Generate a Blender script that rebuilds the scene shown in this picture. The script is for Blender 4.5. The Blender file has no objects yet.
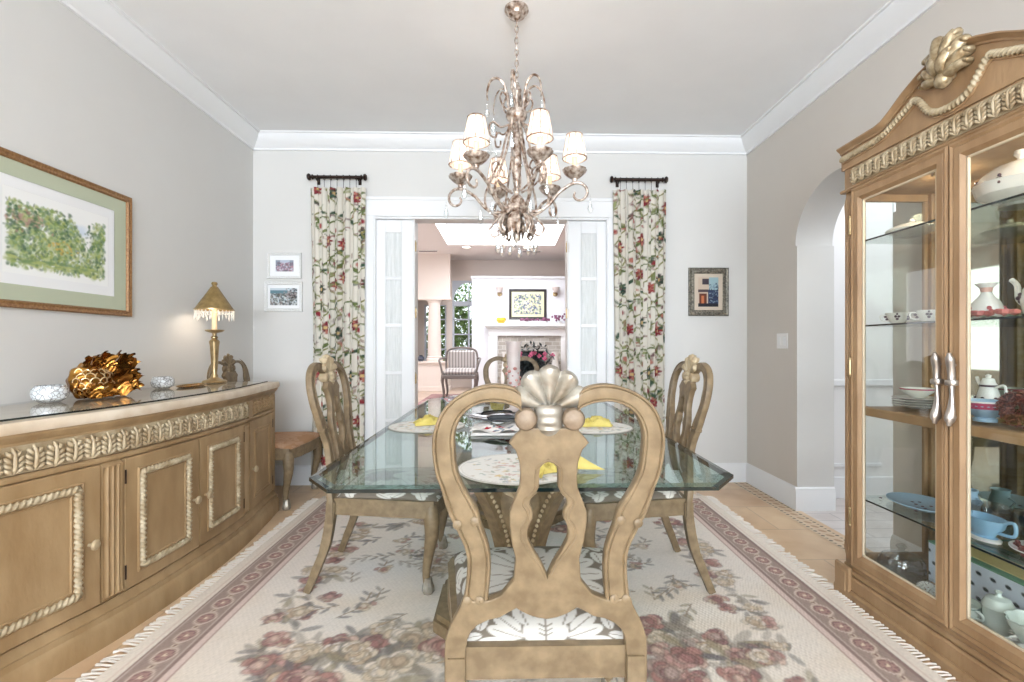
import bpy, bmesh, math, random
import numpy as np
from mathutils import Vector, Matrix, noise
random.seed(7); rng = np.random.RandomState(7)
sc = bpy.context.scene
COL = sc.collection
PI = math.pi
def R(d): return math.radians(d)
# ---------------------------------------------------------------- camera
cam = bpy.data.cameras.new('camera'); co = bpy.data.objects.new('camera', cam); COL.objects.link(co)
cam.sensor_width = 36; cam.lens = 480/1024*36
cam.shift_x = -7.8/1024; cam.shift_y = 5/1024
co.location = (0, 0, 1.22); co.rotation_euler = (R(90), 0, R(-1.37)); cam.clip_start = .05
sc.camera = co
# ---------------------------------------------------------------- light
sc.view_settings.view_transform = 'Standard'; sc.view_settings.look = 'None'
sc.view_settings.gamma = 1; sc.view_settings.exposure = 0.10
sc.view_settings.use_curve_mapping = False
w = bpy.data.worlds.new('world'); sc.world = w; w.use_nodes = True
w.node_tree.nodes['Background'].inputs[0].default_value = (.86, .93, 1, 1)
w.node_tree.nodes['Background'].inputs[1].default_value = 2.2
def area(name, loc, rot, sx, sy, power, col=(1, 1, 1)):
    l = bpy.data.lights.new(name, 'AREA'); l.shape = 'RECTANGLE'; l.size = sx; l.size_y = sy; l.energy = power; l.color = col
    o = bpy.data.objects.new(name, l); o.location = loc; o.rotation_euler = rot; COL.objects.link(o); return o
def point(name, loc, power, col, r=.02):
    l = bpy.data.lights.new(name, 'POINT'); l.energy = power; l.color = col; l.shadow_soft_size = r
    o = bpy.data.objects.new(name, l); o.location = loc; COL.objects.link(o); return o
area('rear_ceiling_fill', (0, -4.5, 1.55), (R(150), 0, 0), 3.5, 2.2, 730, (.86, .955, 1.08))  # added fill behind the camera, tilted up to brighten the ceiling
area('skylight_daylight', (-.15, 8.0, 3.35), (0, 0, 0), 1.8, 1.4, 98, (.93, .98, 1.05))
area('living_room_fill', (-4.2, 7.4, 1.7), (0, R(-90), 0), 1.8, 3.0, 42, (.93, .98, 1.05))  # extra fill to brighten the living room; the left wall has no window
area('hall_fill', (3.2, 2.6, 2.75), (0, 0, 0), 1.2, 2.0, 34, (.90, .97, 1.06))  # added hall fill hung below a closed ceiling, no fixture modelled
# ---------------------------------------------------------------- helpers
def lin(c):
    return tuple((x/255/12.92 if x/255 <= .04045 else ((x/255+.055)/1.055)**2.4) for x in c)
def mat(name, col, rough=.5, metal=0, col2=None, scale=20, bump=0, bscale=60, stretch=None, emit=0, **kw):
    m = bpy.data.materials.new(name); m.use_nodes = True; n = m.node_tree; b = n.nodes['Principled BSDF']
    b.inputs['Base Color'].default_value = (*lin(col), 1); b.inputs['Roughness'].default_value = rough; b.inputs['Metallic'].default_value = metal
    if emit: b.inputs['Emission Color'].default_value = (*lin(col), 1); b.inputs['Emission Strength'].default_value = emit
    for k, v in kw.items(): b.inputs[k.replace('_', ' ')].default_value = v
    if col2 or bump:
        tc = n.nodes.new('ShaderNodeTexCoord'); mp = n.nodes.new('ShaderNodeMapping'); n.links.new(tc.outputs['Object'], mp.inputs[0])
        if stretch: mp.inputs['Scale'].default_value = stretch
        if col2:
            t = n.nodes.new('ShaderNodeTexNoise'); t.inputs['Scale'].default_value = scale; t.inputs['Detail'].default_value = 6
            n.links.new(mp.outputs[0], t.inputs[0])
            r = n.nodes.new('ShaderNodeValToRGB'); r.color_ramp.elements[0].position = .35; r.color_ramp.elements[1].position = .68
            r.color_ramp.elements[0].color = (*lin(col), 1); r.color_ramp.elements[1].color = (*lin(col2), 1)
            n.links.new(t.outputs['Fac'], r.inputs[0]); n.links.new(r.outputs[0], b.inputs['Base Color'])
        if bump:
            t2 = n.nodes.new('ShaderNodeTexNoise'); t2.inputs['Scale'].default_value = bscale; n.links.new(mp.outputs[0], t2.inputs[0])
            bp = n.nodes.new('ShaderNodeBump'); bp.inputs['Strength'].default_value = bump; bp.inputs['Distance'].default_value = .004
            n.links.new(t2.outputs['Fac'], bp.inputs['Height']); n.links.new(bp.outputs[0], b.inputs['Normal'])
    return m
def glass(name, tint, refl=1.5, rough=0.0):
    m = bpy.data.materials.new(name); m.use_nodes = True; n = m.node_tree; n.nodes.remove(n.nodes['Principled BSDF'])
    out = n.nodes['Material Output']; tr = n.nodes.new('ShaderNodeBsdfTransparent'); tr.inputs[0].default_value = (*tint, 1)
    g = n.nodes.new('ShaderNodeBsdfGlossy'); g.inputs['Roughness'].default_value = rough
    lw_ = n.nodes.new('ShaderNodeLayerWeight'); lw_.inputs[0].default_value = .5
    pw = n.nodes.new('ShaderNodeMath'); pw.operation = 'POWER'; pw.inputs[1].default_value = 5; n.links.new(lw_.outputs['Facing'], pw.inputs[0])
    f0 = ((refl-1)/(refl+1))**2; fr = n.nodes.new('ShaderNodeMath'); fr.operation = 'MULTIPLY_ADD'; fr.inputs[1].default_value = 1-f0; fr.inputs[2].default_value = f0; n.links.new(pw.outputs[0], fr.inputs[0])
    mx = n.nodes.new('ShaderNodeMixShader'); n.links.new(fr.outputs[0], mx.inputs[0]); n.links.new(tr.outputs[0], mx.inputs[1]); n.links.new(g.outputs[0], mx.inputs[2])
    n.links.new(mx.outputs[0], out.inputs[0]); return m
def painted(name, rough=.7, spec=.3, bump=0):
    m = bpy.data.materials.new(name); m.use_nodes = True; n = m.node_tree; b = n.nodes['Principled BSDF']
    a = n.nodes.new('ShaderNodeAttribute'); a.attribute_name = 'paint'; n.links.new(a.outputs['Color'], b.inputs['Base Color'])
    b.inputs['Roughness'].default_value = rough; b.inputs['Specular IOR Level'].default_value = spec
    if bump:
        t2 = n.nodes.new('ShaderNodeTexNoise'); t2.inputs['Scale'].default_value = 250
        tc = n.nodes.new('ShaderNodeTexCoord'); n.links.new(tc.outputs['Object'], t2.inputs[0])
        bp = n.nodes.new('ShaderNodeBump'); bp.inputs['Strength'].default_value = bump; bp.inputs['Distance'].default_value = .003
        n.links.new(t2.outputs['Fac'], bp.inputs['Height']); n.links.new(bp.outputs[0], b.inputs['Normal'])
    return m
WOOD = mat('oak_side', (148, 119, 82), .5, 0, (172, 144, 106), 9, .25, 90, (1, 1, .35))
CWOOD = mat('chair_wood', (110, 92, 67), .5, 0, (134, 115, 87), 25, .2, 90)
CWOODD = mat('chair_wood_groove', (120, 98, 68), .6, 0, (150, 126, 92), 40)
KWOOD = mat('cabinet_wood', (146, 114, 80), .48, 0, (168, 136, 100), 12, .25, 90, (1, 1, .3))
CARVE = mat('carved_wood', (158, 136, 104), .45, 0, (196, 180, 150), 14, .15, 120)
SILVER = mat('silver_leaf', (134, 124, 108), .35, .5, (178, 174, 164), 22, .15, 60)
PEWTER = mat('pewter', (180, 172, 165), .3, .85)
BRASS = mat('brass', (186, 164, 124), .3, .8, (158, 134, 96), 30)
GOLD = mat('gold_glaze', (112, 66, 20), .15, .85, (196, 142, 66), 14)
WALLM = mat('wall_paint', (212, 210, 206), .9, 0, (214, 212, 208), 3, .05, 300)
CEILM = mat('ceiling_paint', (238, 238, 238), .95, 0, (241, 241, 241), 3, .25, 160)
TRIM = mat('trim_paint', (232, 232, 232), .45)
CREAM = mat('living_wall_paint', (232, 218, 208), .9)
LCEIL = mat('living_ceiling_paint', (238, 230, 226), .9)
WHITE = mat('white_paint', (232, 230, 228), .5)
BRONZE = mat('dark_bronze', (52, 38, 32), .4, .6)
GLASS = glass('clear_glass', (.97, .985, .975), 1.45)
SHELFG = glass('shelf_glass', (.93, .97, .95), 1.45)
TABLEG = glass('table_glass', (.74, .86, .83), 2.0)
EDGEG = mat('glass_edge', (8, 18, 19), .12, 0, (16, 34, 34), 4)
BEVELG = mat('glass_bevel', (120, 150, 144), .08, .3)
MIRROR = mat('mirror', (178, 186, 172), .03, 1)
MARBLE = mat('marble', (206, 186, 160), .35, 0, (228, 214, 194), 9)
CHINA = mat('china', (238, 236, 230), .15)
CHINAB = mat('china_blue', (170, 200, 222), .15)
CHINAG = mat('china_celadon', (218, 228, 220), .2)
PINK = mat('china_pink', (196, 92, 122), .25)
BLACK = mat('black', (18, 18, 20), .3)
CRYST = mat('crystal', (250, 250, 252), .03, 0, Transmission_Weight=.9, IOR=1.5)
CRYST2 = glass('cut_crystal', (.95, .96, .96), 2.3, .08)
BULB = mat('bulb', (255, 232, 206), .5, 0, emit=9)
CAND = mat('candle_ivory', (235, 214, 176), .5)
class MB:
    def __init__(s): s.v = []; s.f = []; s.mi = []; s.m = 0; s.c = None
    def add(s, vs, fs):
        b = len(s.v); s.v += [tuple(p) for p in vs]; s.f += [tuple(b+i for i in f) for f in fs]; s.mi += [s.m]*len(fs); return s
    def box(s, x0, x1, y0, y1, z0, z1):
        return s.add([(x, y, z) for x in (x0, x1) for y in (y0, y1) for z in (z0, z1)], [(0, 1, 3, 2), (4, 6, 7, 5), (0, 4, 5, 1), (2, 3, 7, 6), (0, 2, 6, 4), (1, 5, 7, 3)])
    def cbox(s, x0, x1, y0, y1, z0, z1, c=.004):
        # box with chamfered edges: three shrunken shells hulled as 24 verts
        vs = []; 
        for sx in (0, 1):
            for sy in (0, 1):
                for sz in (0, 1):
                    X = (x0, x1)[sx]; Y = (y0, y1)[sy]; Z = (z0, z1)[sz]; ix = c*(1-2*sx); iy = c*(1-2*sy); iz = c*(1-2*sz)
                    vs += [(X, Y+iy, Z+iz), (X+ix, Y, Z+iz), (X+ix, Y+iy, Z)]
        I = lambda a, b, d, k: (a*4+b*2+d)*3+k
        fs = [(I(a,0,0,0), I(a,1,0,0), I(a,1,1,0), I(a,0,1,0)) for a in (0, 1)] + [(I(0,a,0,1), I(1,a,0,1), I(1,a,1,1), I(0,a,1,1)) for a in (0, 1)] + [(I(0,0,a,2), I(1,0,a,2), I(1,1,a,2), I(0,1,a,2)) for a in (0, 1)]
        for a in (0, 1):
            for b in (0, 1):
                fs += [(I(a,b,0,0), I(a,b,1,0), I(a,b,1,1), I(a,b,0,1)), (I(a,0,b,0), I(a,1,b,0), I(a,1,b,2), I(a,0,b,2)), (I(0,a,b,1), I(1,a,b,1), I(1,a,b,2), I(0,a,b,2))]
                for d in (0, 1): fs.append((I(a,b,d,0), I(a,b,d,1), I(a,b,d,2)))
        return s.add(vs, fs)
    def tube(s, path, rad, n=8, rope=0, turns=40, rot=0, caps=True, closed=False, flat=1):
        P = [Vector(p) for p in path]; k = len(P); vs = []
        if not hasattr(rad, '__len__'): rad = [rad]*k
        up = None; L = 0
        for i, p in enumerate(P):
            if closed: t = (P[(i+1) % k]-P[i-1])
            else: t = (P[min(i+1, k-1)]-P[max(i-1, 0)])
            if t.length < 1e-9: t = Vector((0, 0, 1))
            t.normalize()
            if up is None:
                up = Vector((0, 0, 1)) if abs(t.z) < .9 else Vector((0, 1, 0))
            a = t.cross(up)
            if a.length < 1e-6: a = t.cross(Vector((1, 0, 0)))
            a.normalize(); b = a.cross(t).normalized(); up = b
            if i: L += (p-P[i-1]).length
            for j in range(n):
                th = 2*PI*j/n+rot; r = rad[i]*(1+rope*math.cos(2*(th)-turns*L))
                vs.append(p+a*(math.cos(th)*r)+b*(math.sin(th)*r*flat))
        fs = []
        for i in range(k if closed else k-1):
            i2 = (i+1) % k
            for j in range(n): fs.append((i*n+j, i*n+(j+1) % n, i2*n+(j+1) % n, i2*n+j))
        if caps and not closed: fs += [tuple(range(n))[::-1], tuple((k-1)*n+j for j in range(n))]
        return s.add(vs, fs)
    def lathe(s, prof, c=(0, 0, 0), n=24, flute=0, nf=12, sx=1, sy=1, axis='z', a0=0, a1=2*PI):
        vs = []; k = len(prof); full = abs(a1-a0-2*PI) < 1e-6; m = n if full else n+1
        for r, z in prof:
            for j in range(m):
                th = a0+(a1-a0)*j/n; rr = r*(1+flute*abs(math.cos(th*nf/2)))
                p = (rr*math.cos(th)*sx, rr*math.sin(th)*sy, z)
                if axis == 'x': p = (p[2], p[0], p[1])
                if axis == 'y': p = (p[0], p[2], p[1])
                vs.append((c[0]+p[0], c[1]+p[1], c[2]+p[2]))
        fs = []
        for i in range(k-1):
            for j in range(n): fs.append((i*m+j, i*m+(j+1) % m, (i+1)*m+(j+1) % m, (i+1)*m+j))
        return s.add(vs, fs)
    def ball(s, c, r, n=12, sx=1, sy=1, sz=1):
        return s.lathe([(max(r*math.sin(PI*i/8), 1e-4), -r*math.cos(PI*i/8)*sz) for i in range(9)], c, n, sx=sx, sy=sy)
    def prism(s, poly, axis, a, b):
        n = len(poly); mp = {'x': lambda p, t: (t, p[0], p[1]), 'y': lambda p, t: (p[0], t, p[1]), 'z': lambda p, t: (p[0], p[1], t)}[axis]
        return s.add([mp(p, a) for p in poly]+[mp(p, b) for p in poly], [tuple(range(n))[::-1], tuple(range(n, 2*n))]+[(i, (i+1) % n, n+(i+1) % n, n+i) for i in range(n)])
    def relief(s, P, u0, u1, z0, z1, nu, nz, disp, back=-.005):
        vs = []
        for i in range(nu+1):
            for j in range(nz+1):
                a = i/nu; b = j/nz; d = disp(a, b) if 0 < i < nu and 0 < j < nz else back
                aa = a; bb = b
                vs.append(P(u0+(u1-u0)*aa, z0+(z1-z0)*bb, d))
        return s.add(vs, [(i*(nz+1)+j, (i+1)*(nz+1)+j, (i+1)*(nz+1)+j+1, i*(nz+1)+j+1) for i in range(nu) for j in range(nz)])
    def sweep(s, P, prof, u0, u1, nu):
        # prof: closed list (off,z); P(u,z,off)
        k = len(prof); vs = []
        for i in range(nu+1):
            for o, z in prof: vs.append(P(u0+(u1-u0)*i/nu, z, o))
        fs = [(i*k+j, i*k+(j+1) % k, (i+1)*k+(j+1) % k, (i+1)*k+j) for i in range(nu) for j in range(k)]
        fs += [tuple(range(k))[::-1], tuple(nu*k+j for j in range(k))]
        return s.add(vs, fs)
    def build(s, name, mats, parent=None, smooth=True, ang=35):
        me = bpy.data.meshes.new(name); me.from_pydata(s.v, [], s.f)
        if not isinstance(mats, (list, tuple)): mats = [mats]
        for m in mats: me.materials.append(m)
        for p, i in zip(me.polygons, s.mi): p.material_index = i
        bm = bmesh.new(); bm.from_mesh(me); bmesh.ops.recalc_face_normals(bm, faces=bm.faces); bm.to_mesh(me); bm.free()
        if smooth: me.shade_smooth(); me.set_sharp_from_angle(angle=R(ang))
        if s.c is not None:
            at = me.color_attributes.new('paint', 'FLOAT_COLOR', 'POINT'); at.data.foreach_set('color', s.c.astype(np.float32).ravel())
        o = bpy.data.objects.new(name, me); COL.objects.link(o); o.parent = parent
        return o
def tag(o, label=None, cat=None, group=None, kind=None):
    if label: o['label'] = label
    if cat: o['category'] = cat
    if group: o['group'] = group
    if kind: o['kind'] = kind
    return o
def thing(name, loc, label, cat, group=None, rz=0):
    o = bpy.data.objects.new(name, None); COL.objects.link(o); o.location = loc; o.rotation_euler.z = rz; o.empty_display_size = .1
    return tag(o, label, cat, group)
def struct(o): o['kind'] = 'structure'; return o
def copy_tree(o, parent=None):
    c = o.copy(); COL.objects.link(c); c.parent = parent
    for ch in o.children: copy_tree(ch, c)
    return c
def plate(polys, depth, bevel, xf):
    """filled 2D shape with holes, extruded and bevelled; xf maps (x,z,t) to a point"""
    cu = bpy.data.curves.new('tmp', 'CURVE'); cu.dimensions = '2D'; cu.fill_mode = 'BOTH'; cu.extrude = depth/2-bevel; cu.bevel_depth = bevel; cu.bevel_resolution = 1; cu.offset = -bevel
    for pl in polys:
        sp = cu.splines.new('POLY'); sp.points.add(len(pl)-1); sp.use_cyclic_u = True
        for q, p in zip(sp.points, pl): q.co = (p[0], p[1], 0, 1)
    o = bpy.data.objects.new('tmp', cu); me = o.to_mesh()
    vs = [xf(v.co.x, v.co.y, v.co.z) for v in me.vertices]; fs = [tuple(p.vertices) for p in me.polygons]
    o.to_mesh_clear(); bpy.data.objects.remove(o); bpy.data.curves.remove(cu)
    return vs, fs
def cat(pts, n=6, closed=False):
    """Catmull-Rom through points"""
    P = [Vector(p) for p in pts]; out = []; k = len(P)
    for i in range(k if closed else k-1):
        if closed: a, b, c, d = P[i-1], P[i], P[(i+1) % k], P[(i+2) % k]
        else: a, b, c, d = P[max(i-1, 0)], P[i], P[i+1], P[min(i+2, k-1)]
        for j in range(n):
            t = j/n; out.append(.5*((2*b)+(c-a)*t+(2*a-5*b+4*c-d)*t*t+(3*b-a-3*c+d)*t**3))
    if not closed: out.append(P[-1])
    return out
def lerp_tab(tab):
    xs = [a for a, _ in tab]; ys = [b for _, b in tab]
    return lambda x: float(np.interp(x, xs, ys))
def smooth_tab(tab, sig=.06):
    xs = np.array([a for a, _ in tab]); ys = np.array([b for _, b in tab])
    def f(x):
        t = np.linspace(-2, 2, 9); wgt = np.exp(-t*t/2); return float((np.interp(x+t*sig, xs, ys)*wgt).sum()/wgt.sum())
    return f
# ---------- painting
class Canvas:
    def __init__(s, wm, hm, res, col):
        s.w = int(wm/res)+1; s.h = int(hm/res)+1; s.res = res; s.wm = wm; s.hm = hm
        s.a = np.ones((s.h, s.w, 3))*np.array(lin(col))
    def blob(s, x, y, rx, ry, ang, col, al=1, edge=.25, dark=None):
        r = max(rx, ry)*1.1; i0 = max(int((x-r)/s.res), 0); i1 = min(int((x+r)/s.res)+2, s.w); j0 = max(int((y-r)/s.res), 0); j1 = min(int((y+r)/s.res)+2, s.h)
        if i0 >= i1 or j0 >= j1: return
        X, Y = np.meshgrid(np.arange(i0, i1)*s.res-x, np.arange(j0, j1)*s.res-y)
        c, q = math.cos(ang), math.sin(ang); d = np.sqrt(((X*c+Y*q)/rx)**2+((-X*q+Y*c)/ry)**2)
        m = np.clip((1-d)/edge, 0, 1)*al; sub = s.a[j0:j1, i0:i1]
        cc = np.array(lin(col))[None, None]
        if dark is not None:
            k = np.clip((d-.55)/.35, 0, 1)[..., None]; cc = cc*(1-k)+np.array(lin(dark))*k
        sub[:] = sub*(1-m[..., None])+cc*m[..., None]
    def line(s, pts, wd, col, al=1):
        for a, b in zip(pts[:-1], pts[1:]):
            L = math.dist(a, b); n = max(int(L/(wd*.7)), 1)
            for i in range(n+1): s.blob(a[0]+(b[0]-a[0])*i/n, a[1]+(b[1]-a[1])*i/n, wd, wd, 0, col, al, .5)
    def rect(s, x0, y0, x1, y1, col, al=1):
        i0, i1 = max(int(x0/s.res+.5), 0), min(int(x1/s.res+.5), s.w); j0, j1 = max(int(y0/s.res+.5), 0), min(int(y1/s.res+.5), s.h)
        s.a[j0:j1, i0:i1] = s.a[j0:j1, i0:i1]*(1-al)+np.array(lin(col))*al
    def rose(s, x, y, r, cols, al=1, n=16):
        for i in range(n):
            t = 1-i/n; a = i*2.4+random.random(); q = r*t*.7
            c = random.choice(cols); dk = tuple(int(v*.60) for v in c)
            s.blob(x+q*math.cos(a), y+q*math.sin(a), r*.42, r*.3, a+PI/2+random.uniform(-.4, .4), c, al, .3, dk)
    def leaf(s, x, y, L, ang, col, al=1):
        s.blob(x+L/2*math.cos(ang), y+L/2*math.sin(ang), L/2, L*.17, ang, col, al, .35, tuple(int(v*.75) for v in col))
    def grid(s, mb, P, back=None):
        """P(u 0..1, v 0..1) -> point; one vertex per canvas cell"""
        vs = [P(i/(s.w-1), j/(s.h-1)) for j in range(s.h) for i in range(s.w)]
        W = s.w; fs = [(j*W+i, j*W+i+1, (j+1)*W+i+1, (j+1)*W+i) for j in range(s.h-1) for i in range(W-1)]
        mb.add(vs, fs); c = np.concatenate([s.a.reshape(-1, 3), np.ones((s.w*s.h, 1))], 1); mb.c = c; return mb
# ================================================================ SETTING
XL, XR, YB, YR, HC = -2.237, 2.144, 4.262, -4.65, 3.06
def tile_mat(name, c1, c2, grout, sz, rot=0, rough=.35, off=.5, wid=1):
    m = bpy.data.materials.new(name); m.use_nodes = True; n = m.node_tree; b = n.nodes['Principled BSDF']
    tc = n.nodes.new('ShaderNodeTexCoord'); mp = n.nodes.new('ShaderNodeMapping'); mp.inputs['Rotation'].default_value = (0, 0, rot)
    n.links.new(tc.outputs['Object'], mp.inputs[0]); br = n.nodes.new('ShaderNodeTexBrick'); n.links.new(mp.outputs[0], br.inputs[0])
    br.inputs['Scale'].default_value = 1; br.inputs['Brick Width'].default_value = sz*wid; br.inputs['Row Height'].default_value = sz; br.inputs['Mortar Size'].default_value = .005; br.offset = off
    br.inputs['Color1'].default_value = (*lin(c1), 1); br.inputs['Color2'].default_value = (*lin(c2), 1); br.inputs['Mortar'].default_value = (*lin(grout), 1)
    t = n.nodes.new('ShaderNodeTexNoise'); t.inputs['Scale'].default_value = 5; t.inputs['Detail'].default_value = 8; n.links.new(mp.outputs[0], t.inputs[0])
    mx = n.nodes.new('ShaderNodeMixRGB'); mx.blend_type = 'SOFT_LIGHT'; mx.inputs[0].default_value = .7; n.links.new(br.outputs[0], mx.inputs[1]); n.links.new(t.outputs['Fac'], mx.inputs[2])
    n.links.new(mx.outputs[0], b.inputs['Base Color']); b.inputs['Roughness'].default_value = rough; return m
TILE = tile_mat('travertine_floor', (206, 172, 136), (214, 184, 148), (188, 160, 130), .45)
PLANK = tile_mat('pale_plank_floor', (206, 196, 190), (216, 208, 204), (180, 172, 168), .15, 0, .35, .4, 6)
LFLOOR = tile_mat('living_floor', (196, 170, 150), (206, 180, 160), (180, 160, 142), .45)
struct(MB().box(XL-.2, XR+.02, YR-.2, YB+.15, -.1, 0).build('floor', TILE, smooth=False))
struct(MB().box(XR+.02, 5.2, YR-.2, YB+.15, -.1, 0).build('floor', PLANK, smooth=False))
struct(MB().box(-4.5, 5.2, YB+.15, 11.2, -.1, 0).build('floor', LFLOOR, smooth=False))
struct(MB().box(XL-.2, XR+.3, YR-.2, YB+.15, HC, HC+.1).build('ceiling', CEILM, smooth=False))
struct(MB().box(XR+.3, 5.2, YR-.2, YB+.15, 2.9, 3.0).build('ceiling', CEILM, smooth=False))
m = MB(); m.box(-4.5, -1.1, YB+.15, 11.2, HC, HC+.1); m.box(.85, 5.2, YB+.15, 11.2, HC, HC+.1); m.box(-1.1, .85, YB+.15, 7.25, HC, HC+.1); m.box(-1.1, .85, 8.75, 11.2, HC, HC+.1)
struct(m.build('ceiling', LCEIL, smooth=False))
m = MB(); m.box(-1.15, -1.1, 7.25, 8.75, HC+.1, HC+.35); m.box(.85, .9, 7.25, 8.75, HC+.1, HC+.35); m.box(-1.15, .9, 7.2, 7.25, HC+.1, HC+.35); m.box(-1.15, .9, 8.75, 8.8, HC+.1, HC+.35)
struct(m.build('trim_1', WHITE, smooth=False))
struct(MB().box(XL-.15, XL, YR-.15, YB+.15, 0, HC).build('wall_left', WALLM, smooth=False))
m = MB(); m.box(XL, -1.18, YB, YB+.15, 0, HC); m.box(.885, XR+.28, YB, YB+.15, 0, HC); m.box(-1.18, .885, YB, YB+.15, 2.36, HC)
struct(m.build('wall_back', WALLM, smooth=False))
m = MB(); m.box(XL, -1.8, YR-.15, YR, 0, HC); m.box(1.8, XR+.28, YR-.15, YR, 0, HC); m.box(-1.8, 1.8, YR-.15, YR, 0, .4); m.box(-1.8, 1.8, YR-.15, YR, 2.7, HC)
struct(m.build('wall_rear', WALLM, smooth=False))
ww = MB()
for x in (-1.78, -.6, .6, 1.78): ww.cbox(x-.03, x+.03, YR-.11, YR-.05, .4, 2.7)
for z in (.43, 1.9, 2.67): ww.cbox(-1.8, 1.8, YR-.11, YR-.05, z-.03, z+.03)
wo = struct(ww.build('window_1', WHITE)); MB().box(-1.78, 1.78, YR-.09, YR-.08, .42, 2.68).build('window_pane', GLASS, wo, False)  # unseen window, added as an opening for light from behind the camera
# right wall with arch
yc, ra, rb, zs = 3.07, .465, .405, 1.965
arch = [(yc+.445, 0), (yc+.445, zs)]+[(yc+ra*math.cos(t), zs+rb*math.sin(t)) for t in np.linspace(0, PI, 33)]+[(yc-.445, zs), (yc-.445, 0)]
outl = [(YR, 0), (YR, HC), (YB, HC), (YB, 0)]+arch
vs, fs = plate([outl], .28, .0005, lambda x, y, t: (XR+.14+t, x, y))
mm = MB(); mm.add(vs, fs); wr = struct(mm.build('wall_right', [mat('taupe_wall', (206, 199, 190), .9, 0, (208, 201, 192), 3, .05, 300), WALLM], ang=20))
for p in wr.data.polygons: p.material_index = 0 if abs(p.normal.x) > .5 else 1  # taupe tone on the flat wall faces, plain wall tone in the arch reveal
# hall beyond the arch
struct(MB().box(2.43, 5.2, 3.80, 3.95, 0, 2.9).build('wall_hall_end', WHITE, smooth=False))
struct(MB().box(5.1, 5.25, YR, 3.8, 0, 2.9).build('wall_hall_side', WHITE, smooth=False))
m = MB(); m.cbox(2.43, 5.1, 3.775, 3.80, 0, .17); m.cbox(2.43, 5.1, 3.78, 3.80, .9, .95)
for x in (2.5, 3.1, 3.7, 4.3): m.cbox(x, x+.07, 3.785, 3.80, .95, 2.6); m.cbox(x, x+.5, 3.785, 3.80, .25, .28)
struct(m.build('trim_2', TRIM))
# crown mouldings
CP = [(0, 2.935), (.016, 2.935), (.02, 2.95), (.04, 2.965), (.075, 3.0), (.095, 3.035), (.098, 3.05), (.115, 3.05), (.118, HC), (0, HC)]
for i, (P, a, b) in enumerate([(lambda u, z, o: (XL+o, u, z), YR, YB), (lambda u, z, o: (u, YB-o, z), XL, XR), (lambda u, z, o: (XR-o, u, z), YR, YB)]):
    struct(MB().sweep(P, CP, a, b, 1).build('trim_%d' % (i+3), TRIM, ang=25))
BP = [(0, 0), (.018, 0), (.018, .135), (.012, .15), (.012, .16), (.004, .172), (0, .172)]
for nm, P, a, b in [('left', lambda u, z, o: (XL+o, u, z), YR, YB), ('back', lambda u, z, o: (u, YB-o, z), XL, -1.262), ('back', lambda u, z, o: (u, YB-o, z), .925, XR),
                    ('right', lambda u, z, o: (XR-o, u, z), yc+.445, YB), ('right', lambda u, z, o: (XR-o, u, z), YR, yc-.445), ('arch', lambda u, z, o: (u, yc+.445-o, z), XR-.018, XR+.28)]:
    struct(MB().sweep(P, BP, a, b, 1).build('baseboard_'+nm, TRIM, ang=25))
# mosaic strip on floor by the right wall
cv = Canvas(.13, 3.4, .006, (214, 190, 160))
for i in range(44):
    y = .04+i*.078; cv.rect(.0, y-.003, .13, y, (190, 160, 128), .6)
    for dx in (.02, .11):
        cv.blob(dx, y+.04, .012, .012, 0, (70, 52, 44)); cv.blob(dx+(-.0), y+.0, .009, .009, 0, (90, 70, 60))
    cv.blob(.065, y+.04, .02, .03, .6, (176, 140, 108))
mm = MB(); cv.grid(mm, lambda u, v: (2.0+.13*u, .86+3.38*v, .002)); PT = painted('painted_surface', .4, .4); PTC = painted('painted_cloth', .85, .15, .15)
struct(mm.build('trim_6', PT, smooth=False))
# doorway casing
m = MB()
for x0, x1 in ((-1.263, -1.18), (.885, .925+.04)): m.cbox(x0, x1, YB-.022, YB, 0, 2.52)
m.cbox(-1.263, .965, YB-.026, YB, 2.36, 2.522); m.cbox(-1.27, .972, YB-.034, YB, 2.5, 2.53); m.cbox(-1.18, .885, YB-.012, YB+.15, 2.34, 2.362)
m.cbox(-1.2, -1.17, YB-.012, YB+.15, 0, 2.35); m.cbox(.875, .905, YB-.012, YB+.15, 0, 2.35)
struct(m.build('trim_7', TRIM))
def sidelight(n, x0, x1, p0, p1, hx):
    d = MB(); y0, y1 = YB+.02, YB+.06; tops = [2.226-.42*i for i in range(5)]
    d.cbox(x0, p0, y0, y1, .01, 2.338); d.cbox(p1, x1, y0, y1, .01, 2.338)
    zz = [2.338]+sum([[t, t-.388] for t in tops], [])+[.01]
    for a, b in zip(zz[0::2], zz[1::2]): d.cbox(p0, p1, y0, y1, b, a, .003)
    o = struct(d.build('door_%d' % n, TRIM))
    PANE = bpy.data.materials.get('reeded_glass') or mat('reeded_glass', (222, 224, 222), .25, 0, (236, 237, 236), 12, .6, 40, (10, 1, .6))
    for t in tops:
        q = MB(); N = 12
        for i in range(N):
            xa = p0+(p1-p0)*i/N; xb = p0+(p1-p0)*(i+1)/N
            q.add([(xa, y0+.014, t-.388), ((xa+xb)/2, y0+.009, t-.388), (xb, y0+.014, t-.388), (xa, y0+.014, t), ((xa+xb)/2, y0+.009, t), (xb, y0+.014, t)], [(0, 1, 4, 3), (1, 2, 5, 4)])
        q.box(p0, p1, y0+.015, y0+.02, t-.388, t)
        q.build('glass_pane', PANE, o, ang=20)
    for z in (2.1, 1.51, .93):
        h = MB(); h.tube([(hx, YB+.012, z-.045), (hx, YB+.012, z+.045)], .008, 10); h.cbox(hx-.014, hx+.014, YB+.012, YB+.02, z-.042, z+.042, .002); h.ball((hx, YB+.012, z+.05), .009)
        h.build('hinge', BRASS, o)
    return o
sidelight(1, -1.17, -.842, -1.088, -.947, -.828)
sidelight(2, .535, .875, .65, .79, .528)
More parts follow.
